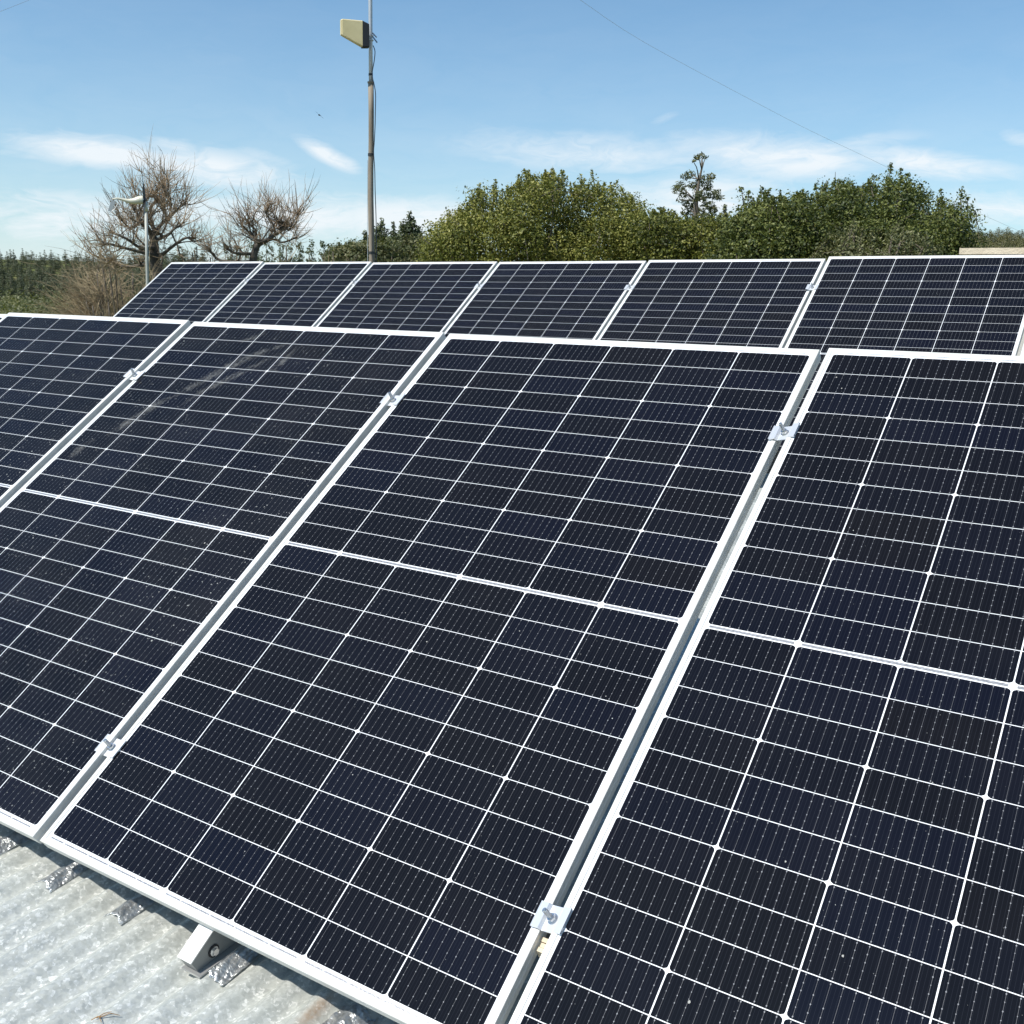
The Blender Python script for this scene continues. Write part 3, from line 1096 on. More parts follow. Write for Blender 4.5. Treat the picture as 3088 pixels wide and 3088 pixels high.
T = 23 * k
mb = MB()
loft(mb, rect(0.048, 0.036, -22 * k, 22.0 * k, 0.008), rect(0.245, 0.026, -7 * k, 21.5 * k, 0.007))
loft(mb, rect(0.2452, 0.026, -7 * k, 21.5 * k, 0.007), rect(0.262, 0.020, -5.5 * k, 20 * k, 0.007))
mb.build('radome', m_cream, ant)
mb = MB()
loft(mb, rect(-0.020, 0.038, -22.5 * k, 18 * k, 0.012), rect(0.0478, 0.040, -23.5 * k, 22.0 * k, 0.008))
mb.build('back_cover', m_blackp, ant)
cz = at(700, 72, 10.5)
mb = MB()
pm = np.array([MX, MY, GZ]) + np.array(mp(cz[2] - GZ))
for s in (-1, 1):
    q = pm + np.array([0, 0, 0.02 * s])
    mb = MB()
    ring = [q + 0.026 * (math.cos(a) * dl + math.sin(a) * away) for a in np.linspace(0, 2 * math.pi, 15)]
    mb.tube(ring, 0.004, 6)
    mb.build('pipe_clamp', m_alu, ant)
mb = MB()
q0 = pm + dl * 0.02 - away * 0.024 + np.array([0, 0, 0.012])
for (a, bq) in (((0.0, 0.03), (0.040, -0.01)), ((0.004, -0.005), (0.045, -0.055))):
    mb.tube([q0 + dl * a[0] + np.array([0, 0, a[1]]), q0 + dl * bq[0] + np.array([0, 0, bq[1]])], 0.007, 6)
mb.build('bracket', m_steel, ant)
# its cable
mb = MB()
cab = [(704, 86, 10.44), (707.5, 97, 10.43), (706, 115, 10.43), (702.5, 135, 10.44), (703, 147, 10.45), (706, 160, 10.44), (708.6, 178, 10.43), (708.2, 210, 10.43),
       (707.6, 240, 10.43), (706, 270, 10.45), (705, 288, 10.46), (707, 320, 10.46), (707.8, 360, 10.46), (709.2, 400, 10.46), (710, 440, 10.46), (710, 500, 10.46), (710, 640, 10.46)]
cp = [at(*q) for q in cab]
sm = []
for i in range(len(cp) - 1):
    p0, p1, p2, p3 = cp[max(i - 1, 0)], cp[i], cp[i + 1], cp[min(i + 2, len(cp) - 1)]
    for s in range(5):
        f = s / 5
        sm.append(0.5 * ((2 * p1) + (p2 - p0) * f + (2 * p0 - 5 * p1 + 4 * p2 - p3) * f * f + (3 * p1 - p0 - 3 * p2 + p3) * f ** 3))
sm.append(cp[-1])
mb.tube(sm, 0.0042, 7)
tag(mb.build('antenna_cable', m_cable, None, True), 'black cable looping from the antenna down the right side of the mast', 'cable')

# ------------------------------------------------------------------ small wind turbine
TD = 20.0
tb = at(266, 560, TD)
tt = at(262.5, 396, TD)
wt = thing('wind_turbine', 'small cream wind turbine with grey tail vane on a thin pole', 'wind turbine', (tb[0], tb[1], GZ))
base = np.array([tb[0], tb[1], GZ])
mb = MB()
ln = (tt - tb) / (tt[2] - tb[2])
mb.tube([ln * z + (np.array([0, 0, 0])) for z in np.linspace(-0.2, tt[2] - GZ, 8)], 0.027, 12)
mb.build('pole', m_tpole, wt, True)
ptop = ln * (tt[2] - GZ)
mb = MB()
mb.tube([ptop + np.array([0, 0, -0.02]), ptop + np.array([0, 0, 0.05]), ptop + np.array([0, 0, 0.145])], [0.036, 0.034, 0.030], 12)
mb.build('yaw_neck', m_turb, wt, True)


def TP(px, py, off=0.0):
    return at(px, py, TD) - base + away * off


def smooth_tube(mb, pts, rad, sides=14, sub=5):
    P, Q = [], []
    n = len(pts)
    for i in range(n - 1):
        p0, p1, p2, p3 = pts[max(i - 1, 0)], pts[i], pts[i + 1], pts[min(i + 2, n - 1)]
        for s in range(sub):
            f = s / sub
            P.append(0.5 * ((2 * p1) + (p2 - p0) * f + (2 * p0 - 5 * p1 + 4 * p2 - p3) * f * f + (3 * p1 - p0 - 3 * p2 + p3) * f ** 3))
            Q.append(rad[i] * (1 - f) + rad[i + 1] * f)
    P.append(pts[-1])
    Q.append(rad[-1])
    mb.tube(P, Q, sides)


mb = MB()
smooth_tube(mb, [TP(212, 376), TP(222, 374.6), TP(233, 377), TP(244, 379.5), TP(254, 379.5), TP(262, 378), TP(268, 377.4), TP(269.8, 377.4)],
            [0.010, 0.016, 0.024, 0.040, 0.056, 0.070, 0.074, 0.070])
mb.build('body', m_turb, wt, True)
mb = MB()
smooth_tube(mb, [TP(270, 378), TP(272, 378.5), TP(274, 379.5), TP(275.4, 380)], [0.056, 0.056, 0.040, 0.010], 12, 3)
mb.build('hub', m_blackp, wt, True)
mb = MB()
q = [TP(211, 376.5), TP(218, 380), TP(213.5, 392), TP(209.5, 399.3), TP(204, 398), TP(207, 387)]
loft(mb, [p_ + away * 0.006 for p_ in q], [p_ - away * 0.006 for p_ in q])
mb.tube([TP(221, 377), TP(224, 382), TP(216, 395), TP(210.5, 399)], 0.008, 6)
mb.build('tail_vane', m_vane, wt)
hub = TP(272.5, 379)
ax = TP(275, 380) - TP(255, 379)
ax /= np.linalg.norm(ax)
e1 = np.cross(ax, [0, 0, 1.0])
e1 /= np.linalg.norm(e1)
e2 = np.cross(e1, ax)
for a0 in (82, 202, 322):
    a = R(a0)
    d = math.cos(a) * e1 + math.sin(a) * e2
    tn = -math.sin(a) * e1 + math.cos(a) * e2
    mb = MB()
    prev = None
    for i in range(7):
        f = i / 6
        r_ = 0.05 + f * 0.50
        ch = (0.030 + 0.030 * math.sin(math.pi * min(f * 1.6 + 0.1, 1))) * (1 - 0.55 * f)
        tw = R(28 - 24 * f)
        cdv = tn * math.cos(tw) + ax * math.sin(tw)
        nn = np.cross(d, cdv)
        c = hub + d * r_ - ax * 0.03 * f * f
        sec = [c - cdv * ch, c + nn * 0.006 * (1 - 0.5 * f), c + cdv * ch, c - nn * 0.004]
        if prev is not None:
            loft(mb, prev, sec)
        prev = sec
    mb.build('blade', m_blackp, wt)

# ------------------------------------------------------------------ overhead wire and bird
mb = MB()
w0, w1 = at(1040, -38, 20.0), at(2080, 505, 62.0)
wp = [(1040, -38, 20.0), (1095, 0, 21.0), (1216, 80, 24.0), (1420, 190, 29.0), (1532, 248, 34.0), (1642, 300, 39.0), (1690, 324, 42.0), (1760, 360, 47.0), (1816, 388, 51.0), (1905, 428, 56.0), (2080, 505, 66.0)]
smooth_tube(mb, [at(*q) for q in wp], [0.0024 + 0.0003 * i for i in range(len(wp))], 5, 4)
tag(mb.build('overhead_wire', m_line), 'thin dark overhead wire sagging across the sky above the right hand trees', 'wire')
mb = MB()
smooth_tube(mb, [at(-6, 24, 22.0), at(20, 14, 23.0), at(60, -2, 24.0), at(90, -14, 25.0)], [0.003] * 4, 5, 3)
tag(mb.build('overhead_wire', m_line), 'short length of thin wire crossing the top left corner of the sky', 'wire')

bc = at(602.3, 217, 90.0)
bird = thing('bird', 'tiny dark bird gliding in the sky left of the mast', 'bird', tuple(bc))
mb = MB()
smooth_tube(mb, [away * -0.14 - dl * 0.06, away * -0.08 - dl * 0.03, np.zeros(3), away * 0.10 + dl * 0.03, away * 0.20 + dl * 0.06], [0.010, 0.045, 0.060, 0.035, 0.012], 8, 3)
wing = [(-0.28, 0.27, 0.02), (-0.16, 0.155, 0.06), (-0.05, 0.035, 0.08), (0.05, -0.045, 0.08), (0.17, -0.125, 0.06), (0.33, -0.25, 0.015)]
prev = None
for (a, z, ch) in wing:
    c = dl * a + np.array([0, 0, z])
    sec = [c - away * ch + np.array([0, 0, 0.0]), c + np.array([0, 0, 0.012]), c + away * ch, c - np.array([0, 0, 0.008])]
    if prev is not None:
        loft(mb, prev, sec)
    prev = sec
mb.face([away * 0.18 + dl * 0.05 + np.array([0, 0, 0.004]), away * 0.34 + dl * 0.05 + np.array([0, 0, 0.004]), away * 0.32 + dl * 0.14 + np.array([0, 0, 0.004])])
mb.build('body', m_bird, bird)


# ------------------------------------------------------------------ foliage
def leaf_quads(C, N, size, ratio=0.55, rg=rng):
    """C (n,3) leaf centres, N (n,3) rough facing; returns (n,4,3) pointed leaf quads"""
    n = len(C)
    N = N + rg.normal(0, 0.75, (n, 3))
    N /= np.linalg.norm(N, axis=1)[:, None] + 1e-9
    A = rg.normal(0, 1, (n, 3))
    U = np.cross(N, A)
    U /= np.linalg.norm(U, axis=1)[:, None] + 1e-9
    V = np.cross(N, U)
    s = size * rg.uniform(0.6, 1.35, n)[:, None]
    fold = N * s * rg.uniform(-0.15, 0.15, n)[:, None]
    return np.stack([C - U * s, C + V * s * ratio + fold - U * s * 0.1, C + U * s, C - V * s * ratio + fold - U * s * 0.1], 1)


def crown_points(blobs, n, rg, shell=0.55, flat=0.86):
    """leaf centres on irregular clumps: blobs are (centre, radius, flatten)"""
    rad = np.array([bq[1] for bq in blobs])
    pw = rad ** 2
    pick = rg.choice(len(blobs), n, p=pw / pw.sum())
    Cn = np.array([bq[0] for bq in blobs])[pick]
    d = rg.normal(0, 1, (n, 3))
    d /= np.linalg.norm(d, axis=1)[:, None]
    rr = rad[pick] * (shell + (1.12 - shell) * rg.random(n) ** 0.6)
    # ragged clumps: radius wobbles with direction
    wob = 1 + 0.22 * np.sin(d[:, 0] * 5 + pick) * np.sin(d[:, 1] * 6 + 2 * pick) + 0.18 * np.sin(d[:, 2] * 9 + pick * 3)
    P = Cn + d * (rr * wob)[:, None] * np.array([1, 1, flat])
    return P, d, pick


def make_crown(name, blobs, n, size, mat, parent, rg, shoots=None, ratio=0.55, origin=(0, 0, 0), flat=0.86):
    P, d, pick = crown_points(blobs, n, rg, 0.55, flat)
    tone_b = rg.uniform(0.15, 0.85, len(blobs))
    tone = np.clip((tone_b[pick] - 0.5) * 1.0 + rg.uniform(0, 1, n) ** 1.3 * 0.85 + 0.05, 0, 1)
    Q = [leaf_quads(P, d + np.array([0, 0, 0.35]), size, ratio, rg)]
    tones = [tone]
    if shoots:
        for (a, bq, k, spread) in shoots:
            f = rg.random(k)
            c = np.asarray(a) + (np.asarray(bq) - np.asarray(a)) * f[:, None] + rg.normal(0, 1, (k, 3)) * (spread * (1.15 - f))[:, None]
            Q.append(leaf_quads(c, np.tile([0, 0, 0.4], (k, 1)), size, ratio, rg))
            tones.append(np.clip(rg.uniform(0.3, 0.9, k), 0, 1))
    Q = np.concatenate(Q) - np.asarray(origin)
    me = quads_mesh(name, Q, np.concatenate(tones), mat)
    return link(name, me, parent)


def limb(mb, a, bq, r0, r1, rg, seg=7, wig=0.08):
    a, bq = np.asarray(a, float), np.asarray(bq, float)
    L = np.linalg.norm(bq - a)
    pts, rad = [], []
    for i in range(seg + 1):
        f = i / seg
        p = a + (bq - a) * f + rg.normal(0, wig * L * 0.25, 3) * math.sin(math.pi * f)
        p[2] += 0.10 * L * math.sin(math.pi * f) * 0.5
        pts.append(p)
        rad.append(r0 + (r1 - r0) * f ** 0.8)
    mb.tube(pts, rad, 7)
    return pts


def blobs_in(px0, px1, topfn, dist, depth, n, rmin, rmax, rg, bottom):
    """clumps filling a rounded mass under a given top outline (view pixels), real depth"""
    out = []
    kk = dist / FPX * 3088 / 1932
    for _ in range(n):
        px = rg.uniform(px0, px1)
        f = rg.random() ** 0.75
        r_ = rg.uniform(rmin, rmax)
        tp = topfn(px) + r_ / kk * 0.75
        py = bottom + (tp - bottom) * f
        mid = (px - (px0 + px1) / 2) / ((px1 - px0) / 2)
        dd = depth * math.sqrt(max(0.05, 1 - mid * mid * 0.8)) * math.sqrt(max(0.08, 1 - (0.85 * f) ** 2))
        out.append((at(px, py, dist + rg.uniform(-dd, dd)), r_))
    return out


def lerp_fn(pts):
    xs = [q[0] for q in pts]
    ys_ = [q[1] for q in pts]
    return lambda x: float(np.interp(x, xs, ys_))


def big_tree(name, label, outline, dist, depth, nblob, rmin, rmax, nleaf, size, mat, seed, group, bottom=520, trunk_px=None, shoots=(), cat='tree', ratio=0.55):
    rg = np.random.default_rng(seed)
    fn = lerp_fn(outline)
    x0, x1 = outline[0][0], outline[-1][0]
    bl = blobs_in(x0, x1, fn, dist, depth, nblob, rmin, rmax, rg, bottom)
    kk = dist / FPX * 3088 / 1932
    # clumps along the outline itself, so the top follows it
    for i in range(int((x1 - x0) * kk / rmin / 1.1)):
        px = rg.uniform(x0 + 6, x1 - 6)
        r_ = rg.uniform(rmin * 0.45, rmin * 0.95)
        bl.append((at(px, fn(px) + r_ / kk * 0.9, dist + rg.uniform(-depth * 0.5, depth * 0.5)), r_))
    for i in range(int((x1 - x0) / 6)):
        px = rg.uniform(x0 + 12, x1 - 12)
        bl.append((at(px, rg.uniform(max(fn(px) + 25, 425), 515), dist + rg.uniform(-0.9, 1.1) * depth), rg.uniform(rmin, rmax)))
    tx = trunk_px or (x0 + x1) / 2
    tb_ = at(tx, 600, dist)
    gz = ground_z(tb_[0], tb_[1])
    org = np.array([tb_[0], tb_[1], gz])
    tr = thing(name, label, cat, tuple(org), group)
    mb = MB()
    fork = org + np.array([0, 0, 1.9])
    mb.tube([org - org + np.array([0, 0, -0.2]), np.array([0.03, 0.02, 0.8]), fork - org], [0.20, 0.16, 0.13], 10)
    picks = rg.choice(len(bl), min(26, len(bl)), replace=False)
    for q in picks:
        limb(mb, fork - org, bl[q][0] - org, 0.085, 0.012, rg)
    mb.build('trunk', m_bark, tr, True)
    sh = []
    mbs = MB()
    for (px, py, ln_) in shoots:
        tip = at(px, py, dist + rg.uniform(-0.4, 0.4))
        root = tip - np.array([rg.uniform(-0.12, 0.12), rg.uniform(-0.1, 0.1), ln_])
        sh.append((root, tip, int(150 * ln_ / 0.5), 0.085))
        mbs.tube([root - org, (root + tip) / 2 + rg.normal(0, 0.03, 3) - org, tip - org], [0.012, 0.008, 0.004], 5)
    for i in range(int((x1 - x0) / 6)):      # small sprigs breaking the outline
        px = rg.uniform(x0 + 5, x1 - 5)
        tip = at(px, fn(px) - rg.uniform(-4, 6 + 12 * rg.random() ** 2), dist + rg.uniform(-depth * 0.4, depth * 0.4))
        ln_ = rg.uniform(0.22, 0.6)
        root = tip - np.array([rg.uniform(-0.2, 0.2), rg.uniform(-0.1, 0.1), ln_])
        sh.append((root, tip, int(75 * ln_ / 0.3), 0.06))
        mbs.tube([root - org, tip - org], [0.010, 0.004], 4)
    for q in range(len(bl)):                 # twigs showing between the clumps
        if rg.random() < 0.5:
            c = bl[q][0]
            d = rg.normal(0, 1, 3)
            d /= np.linalg.norm(d)
            mbs.tube([c - org, c + d * bl[q][1] * 1.25 - org], [0.010, 0.004], 4)
    tag(mbs.build('twigs', m_bark, tr), kind='stuff')
    make_crown('crown', bl, nleaf, size, mat, tr, rg, sh, ratio, org)
    return tr


G = 'green trees behind the back row'
big_tree('broad_tree', 'broad olive green bushy tree with ragged top, right of the mast',
         [(812, 462), (840, 415), (870, 398), (893, 372), (915, 352), (940, 352), (962, 358), (985, 330), (1010, 332), (1040, 330), (1062, 326), (1085, 350), (1110, 345), (1140, 352), (1165, 350), (1190, 372), (1205, 398), (1222, 420)],
         21.0, 1.7, 120, 0.26, 0.46, 105000, 0.026, L_olive, 11, G, 520, 1020,
         [(988, 318, 0.5), (1042, 316, 0.5), (1060, 322, 0.35), (1116, 320, 0.5), (1096, 330, 0.3), (905, 348, 0.4), (900, 356, 0.3), (935, 340, 0.4), (848, 402, 0.4), (865, 398, 0.3), (1165, 342, 0.4), (1140, 345, 0.3), (1215, 392, 0.4)])
big_tree('olive_bush', 'low olive green bush between the broad tree and the slim eucalyptus',
         [(1196, 425), (1215, 405), (1250, 402), (1275, 412), (1300, 425), (1330, 415), (1360, 410), (1392, 430)],
         20.0, 1.1, 46, 0.22, 0.36, 36000, 0.026, L_olive, 12, G, 520, 1290, [(1253, 392, 0.4), (1266, 396, 0.3), (1230, 400, 0.3)], 'bush')
big_tree('broad_tree', 'large dark green bushy tree at right with a tall sprig at its top',
         [(1485, 372), (1520, 362), (1545, 356), (1575, 345), (1600, 348), (1630, 352), (1655, 345), (1690, 340), (1715, 348), (1745, 362), (1775, 376), (1798, 396), (1814, 426), (1822, 458)],
         19.5, 1.6, 100, 0.24, 0.44, 100000, 0.0245, L_green, 13, G, 520, 1650,
         [(1682, 308, 0.62), (1700, 318, 0.5), (1712, 326, 0.42), (1650, 330, 0.4), (1640, 338, 0.35), (1815, 352, 0.45), (1826, 372, 0.35), (1832, 388, 0.3), (1560, 345, 0.4), (1582, 338, 0.3), (1775, 358, 0.3)])
big_tree('leafy_tree', 'medium green tree with drooping leaves between the slim eucalyptus and the dark tree',
         [(1372, 432), (1392, 405), (1415, 385), (1440, 366), (1465, 372), (1490, 378), (1520, 388), (1545, 405)],
         18.6, 1.1, 56, 0.22, 0.38, 48000, 0.026, L_green, 14, G, 520, 1450, [(1412, 362, 0.5), (1398, 352, 0.3), (1438, 352, 0.45), (1445, 360, 0.3)])
big_tree('grey_bush', 'greyish green bush with pale leaf sprays in front of the dark tree',
         [(1540, 470), (1560, 448), (1585, 428), (1615, 424), (1640, 440), (1670, 436), (1700, 430), (1730, 446), (1770, 470)],
         17.8, 0.8, 30, 0.14, 0.26, 9000, 0.030, L_grey, 15, G, 520, 1640, (), 'bush', 0.35)

# slim eucalyptus: open crown, clumps with sky between them
rg = np.random.default_rng(21)
d0 = 26.0
eb = at(1318, 560, d0)
org = np.array([eb[0], eb[1], ground_z(eb[0], eb[1])])
eu = thing('slim_eucalyptus', 'tall slim eucalyptus with open crown and a lone tuft at its top', 'tree', tuple(org), G)
mb = MB()
stem = [org, at(1316, 470, d0), at(1314, 420, d0), at(1313, 380, d0), at(1319, 340, d0), at(1324, 318, d0), at(1324, 300, d0)]
mb.tube([q - org for q in stem], [0.16, 0.085, 0.07, 0.055, 0.035, 0.022, 0.012], 8)
kk = d0 / FPX * 3088 / 1932
spots_ = [(1302, 328, 0.17), (1293, 334, 0.14), (1284, 352, 0.22), (1276, 358, 0.16), (1290, 368, 0.16), (1312, 350, 0.22), (1330, 338, 0.26), (1343, 333, 0.15),
          (1335, 352, 0.20), (1347, 366, 0.24), (1357, 372, 0.16), (1322, 370, 0.26), (1300, 384, 0.24), (1338, 388, 0.22), (1284, 378, 0.12), (1318, 398, 0.26), (1346, 396, 0.16), (1296, 402, 0.22), (1330, 412, 0.30), (1306, 420, 0.30),
          (1315, 297, 0.10), (1324, 294, 0.13), (1332, 297, 0.08), (1308, 303, 0.08)]
bl = []
for (px, py, r_) in spots_:
    c = at(px, py, d0 + rg.uniform(-0.7, 0.7))
    bl.append((c, r_ * 0.72))
    f = min(stem[1:], key=lambda s: abs(s[2] - (c[2] - 0.25)))
    limb(mb, f - org, c - org, 0.020, 0.006, rg, 5)
mb.build('trunk', m_bark, eu, True)
make_crown('crown', bl, 2400, 0.048, L_euc, eu, rg, None, 0.3, org, 0.66)

# small shaggy conifers left of the mast and near the middle
def conifer(name, label, px, py, dist, wpx, seed, mat, group, n=5200, size=0.07):
    rg = np.random.default_rng(seed)
    top_ = at(px, py, dist)
    gz = ground_z(top_[0], top_[1])
    org = np.array([top_[0], top_[1], gz])
    kk = dist / FPX * 3088 / 1932
    Ht = top_[2] - gz
    w = wpx * kk
    tr = thing(name, label, 'tree', tuple(org), group)
    mb = MB()
    mb.tube([np.array([0, 0, -0.2]), np.array([0, 0, Ht * 0.5]), np.array([0, 0, Ht * 0.97])], [0.16, 0.09, 0.02], 8)
    bl = []
    vis = 66 * kk                      # height over which the crown widens to its full half width
    z = Ht * 0.985
    while z > Ht * 0.30:
        rr = w * min(1.0, ((Ht - z) / vis) ** 0.9 + 0.04) * rg.uniform(0.8, 1.15)
        m = 1 + int(5 * min(1, rr / w + 0.15))
        for q in range(m):
            a = rg.uniform(0, 6.28)
            c = np.array([math.cos(a) * rr * 0.66, math.sin(a) * rr * 0.66, z + rg.uniform(-0.12, 0.12)])
            bl.append((c + org, max(0.07, rr * rg.uniform(0.34, 0.52))))
            mb.tube([np.array([0, 0, z - 0.1]), c * np.array([0.9, 0.9, 1])], [0.025, 0.008], 5)
        z -= max(0.10, rr * 0.42)
    mb.build('trunk', m_bark, tr, True)
    make_crown('crown', bl, n, size, mat, tr, rg, [(org + np.array([0, 0, Ht * 0.86]), org + np.array([0, 0, Ht]), 90, 0.09)], 0.4, org)
    return tr


GC = 'dark pointed trees beside the mast'
conifer('conifer', 'dark pointed tree just right of the mast', 719, 412, 42.0, 26, 31, L_dark, GC, 12000)
conifer('conifer', 'small thin dark tree between the two larger pointed trees right of the mast', 743, 420, 46.0, 15, 32, L_dark, GC, 7000)
conifer('conifer', 'tallest dark pointed tree right of the mast, beside the broad olive tree', 774, 400, 41.0, 36, 33, L_dark, GC, 16000)
conifer('conifer', 'low dark tree top showing just left of the mast', 690, 436, 44.0, 22, 34, L_dark, GC, 9000)
conifer('conifer', 'little pointed tree top rising behind the olive bush left of the slim eucalyptus', 1247, 392, 36.0, 20, 35, L_euc, GC, 7000)
conifer('conifer', 'pointed tree top rising right behind the slim eucalyptus', 1368, 388, 34.0, 22, 36, L_dark, GC, 7000)
big_tree('dark_bush', 'dark green bush under the pointed trees behind the mast foot',
         [(628, 470), (650, 462), (680, 455), (710, 452), (745, 455), (780, 448), (812, 455), (835, 470)],
         30.0, 1.4, 46, 0.28, 0.5, 40000, 0.042, L_euc, 16, G, 520, 730, (), 'bush')


# ------------------------------------------------------------------ bare pollarded trees and dry bushes
def twig_fan(mb, c, n, lmin, lmax, rg, updir, spread, r0=0.008, sag=0.0):
    for _ in range(n):
        d = np.asarray(updir, float) + rg.normal(0, spread, 3)
        d /= np.linalg.norm(d)
        L = rg.uniform(lmin, lmax)
        bend = np.array([0, 0, rg.uniform(0.0, 0.55) * L - sag * L])
        side_ = rg.normal(0, 0.10, 3) * L
        p0 = c + rg.normal(0, 0.035, 3)
        pts = []
        for i in range(5):
            f = i / 4
            pts.append(p0 + d * L * f + bend * f * f * 0.6 + side_ * math.sin(2.4 * f))
        mb.tube(pts, [r0, r0 * 0.85, r0 * 0.65, r0 * 0.45, r0 * 0.2], 3, 0, False)
        if rg.random() < 0.5:
            i = rg.integers(1, 4)
            dd = d + rg.normal(0, 0.5, 3)
            dd /= np.linalg.norm(dd)
            q = pts[i]
            mb.tube([q, q + dd * L * 0.2, q + dd * L * 0.38 + np.array([0, 0, 0.04])], [r0 * 0.6, r0 * 0.45, r0 * 0.2], 3, 0, False)


def bare_tree(label, base_px, dist, trunk, limbs, seed, tw=(20, 0.45, 1.05), spread=0.5):
    """trunk: list of (px,py,dd,r); limbs: list of lists of (px,py,dd,r); shoots radiate from the limb ends"""
    rg = np.random.default_rng(seed)
    bq = at(base_px, 600, dist)
    org = np.array([bq[0], bq[1], ground_z(bq[0], bq[1])])
    tr = thing('bare_tree', label, 'tree', tuple(org), 'bare pollarded trees')
    P = lambda q: at(q[0], q[1], dist + q[2]) - org
    mb = MB()
    pts = [np.array([0, 0, -0.2])] + [P(q) for q in trunk]
    smooth_tube(mb, pts, [trunk[0][3] * 1.0] + [q[3] * 0.75 for q in trunk], 9, 4)
    ct = np.mean([P(q) for q in trunk], 0)
    mt = MB()
    for lb in limbs:
        pts = [P(q) for q in lb]
        jit = [p_ + rg.normal(0, 0.05, 3) for p_ in pts]
        smooth_tube(mb, jit, [q[3] * 0.58 for q in lb], 7, 4)
        end = jit[-1]
        dirv = end - jit[-2]
        dirv = dirv / np.linalg.norm(dirv)
        up = dirv * 0.7 + np.array([0, 0, 0.55])
        mb.tube([end - dirv * 0.05, end, end + dirv * 0.06], [lb[-1][3] * 0.58, lb[-1][3] * 0.8, lb[-1][3] * 0.3], 7)
        twig_fan(mt, end, tw[0], tw[1], tw[2], rg, up, spread)
        for s in range(len(jit) - 1):
            m = (jit[s] + jit[s + 1]) / 2
            for _ in range(2):
                sd = rg.normal(0, 0.7, 3) + dirv * 0.5 + np.array([0, 0, 0.35])
                sd /= np.linalg.norm(sd)
                sL = rg.uniform(0.25, 0.6)
                r0 = lb[s][3] * 0.30
                q1 = m + sd * sL * 0.5 + rg.normal(0, 0.04, 3)
                q2 = q1 + (sd + rg.normal(0, 0.35, 3) + np.array([0, 0, 0.25])) * sL * 0.45
                smooth_tube(mb, [m, q1, q2], [r0, r0 * 0.7, r0 * 0.35], 5, 3)
                twig_fan(mt, q2, 7, 0.22, 0.66, rg, q2 - m + np.array([0, 0, 0.15]), 0.30, 0.0065)
                twig_fan(mt, q1, 3, 0.2, 0.5, rg, sd, 0.5, 0.006)
            twig_fan(mt, m, tw[0] // 2, tw[1] * 0.8, tw[2] * 0.9, rg, np.array([0, 0, 0.6]) + dirv * 0.2, spread * 1.3, 0.007)
    mb.build('trunk', m_pbark, tr, True)
    tag(mt.build('twigs', m_twig, tr), kind='stuff')
    return tr


D = 24.0
bare_tree('gnarled bare tree with upright shoots behind the wind turbine', 300, D,
          [(300, 560, 0, 0.17), (293, 500, 0, 0.15), (291, 462, 0, 0.12), (287, 440, 0, 0.10)],
          [[(288, 445, 0, .085), (280, 430, -.2, .06), (271, 415, -.3, .05), (262, 400, -.3, .04)],
           [(290, 445, 0, .085), (300, 425, .2, .06), (312, 410, .2, .05), (318, 392, .1, .045)],
           [(312, 410, .2, .05), (322, 398, .3, .045), (338, 393, .3, .04), (350, 382, .3, .03)],
           [(286, 440, 0, .07), (288, 415, .3, .05), (287, 390, .4, .045), (290, 372, .4, .035)],
           [(318, 392, .1, .05), (316, 375, 0, .04), (313, 358, 0, .03)],
           [(287, 440, 0, .07), (265, 428, .5, .05), (245, 420, .6, .04), (232, 415, .6, .03)],
           [(292, 470, 0, .08), (262, 462, -.5, .055), (240, 448, -.7, .045), (222, 440, -.7, .035)],
           [(292, 480, 0, .08), (250, 482, -.6, .055), (215, 470, -.8, .045), (195, 462, -.8, .03)],
           [(292, 485, 0, .08), (325, 470, -.4, .055), (345, 455, -.5, .045), (360, 445, -.5, .035)],
           [(290, 455, 0, .07), (308, 442, -.6, .05), (330, 430, -.8, .04), (345, 425, -.8, .03)],
           [(290, 372, .4, .035), (298, 358, .4, .03), (303, 350, .4, .025)],
           [(262, 400, -.3, .04), (268, 385, -.3, .03), (272, 370, -.3, .025)],
           [(293, 500, 0, .08), (240, 500, .5, .05), (205, 495, .8, .04), (180, 488, .8, .03)]], 41, (18, 0.24, 0.64), 0.60)
bare_tree('bare tree with a fan of reddish shoots on a leaning limb, left of the mast', 470, D + 1,
          [(470, 560, 0, 0.15), (476, 500, 0, 0.12), (482, 470, 0, 0.10), (490, 458, 0, .09)],
          [[(488, 460, 0, .08), (505, 448, 0, .07), (525, 440, 0, .06), (540, 432, 0, .05)],
           [(538, 434, 0, .055), (543, 420, .1, .045), (541, 408, .1, .035)],
           [(540, 432, 0, .05), (552, 420, .1, .04), (558, 410, .1, .03)],
           [(520, 442, 0, .05), (514, 425, 0, .045), (508, 408, 0, .035), (502, 395, 0, .03)],
           [(484, 465, 0, .07), (480, 445, .2, .055), (478, 428, .2, .04), (474, 415, .2, .03)],
           [(482, 455, .1, .06), (468, 440, .3, .045), (456, 428, .3, .035)],
           [(486, 462, 0, .06), (512, 458, .5, .045), (540, 455, .6, .035), (565, 452, .6, .03)],
           [(476, 490, 0, .07), (450, 478, -.4, .05), (430, 468, -.5, .04)],
           [(476, 495, 0, .07), (420, 488, .4, .05), (390, 475, .5, .04)]], 42, (18, 0.24, 0.64), 0.60)


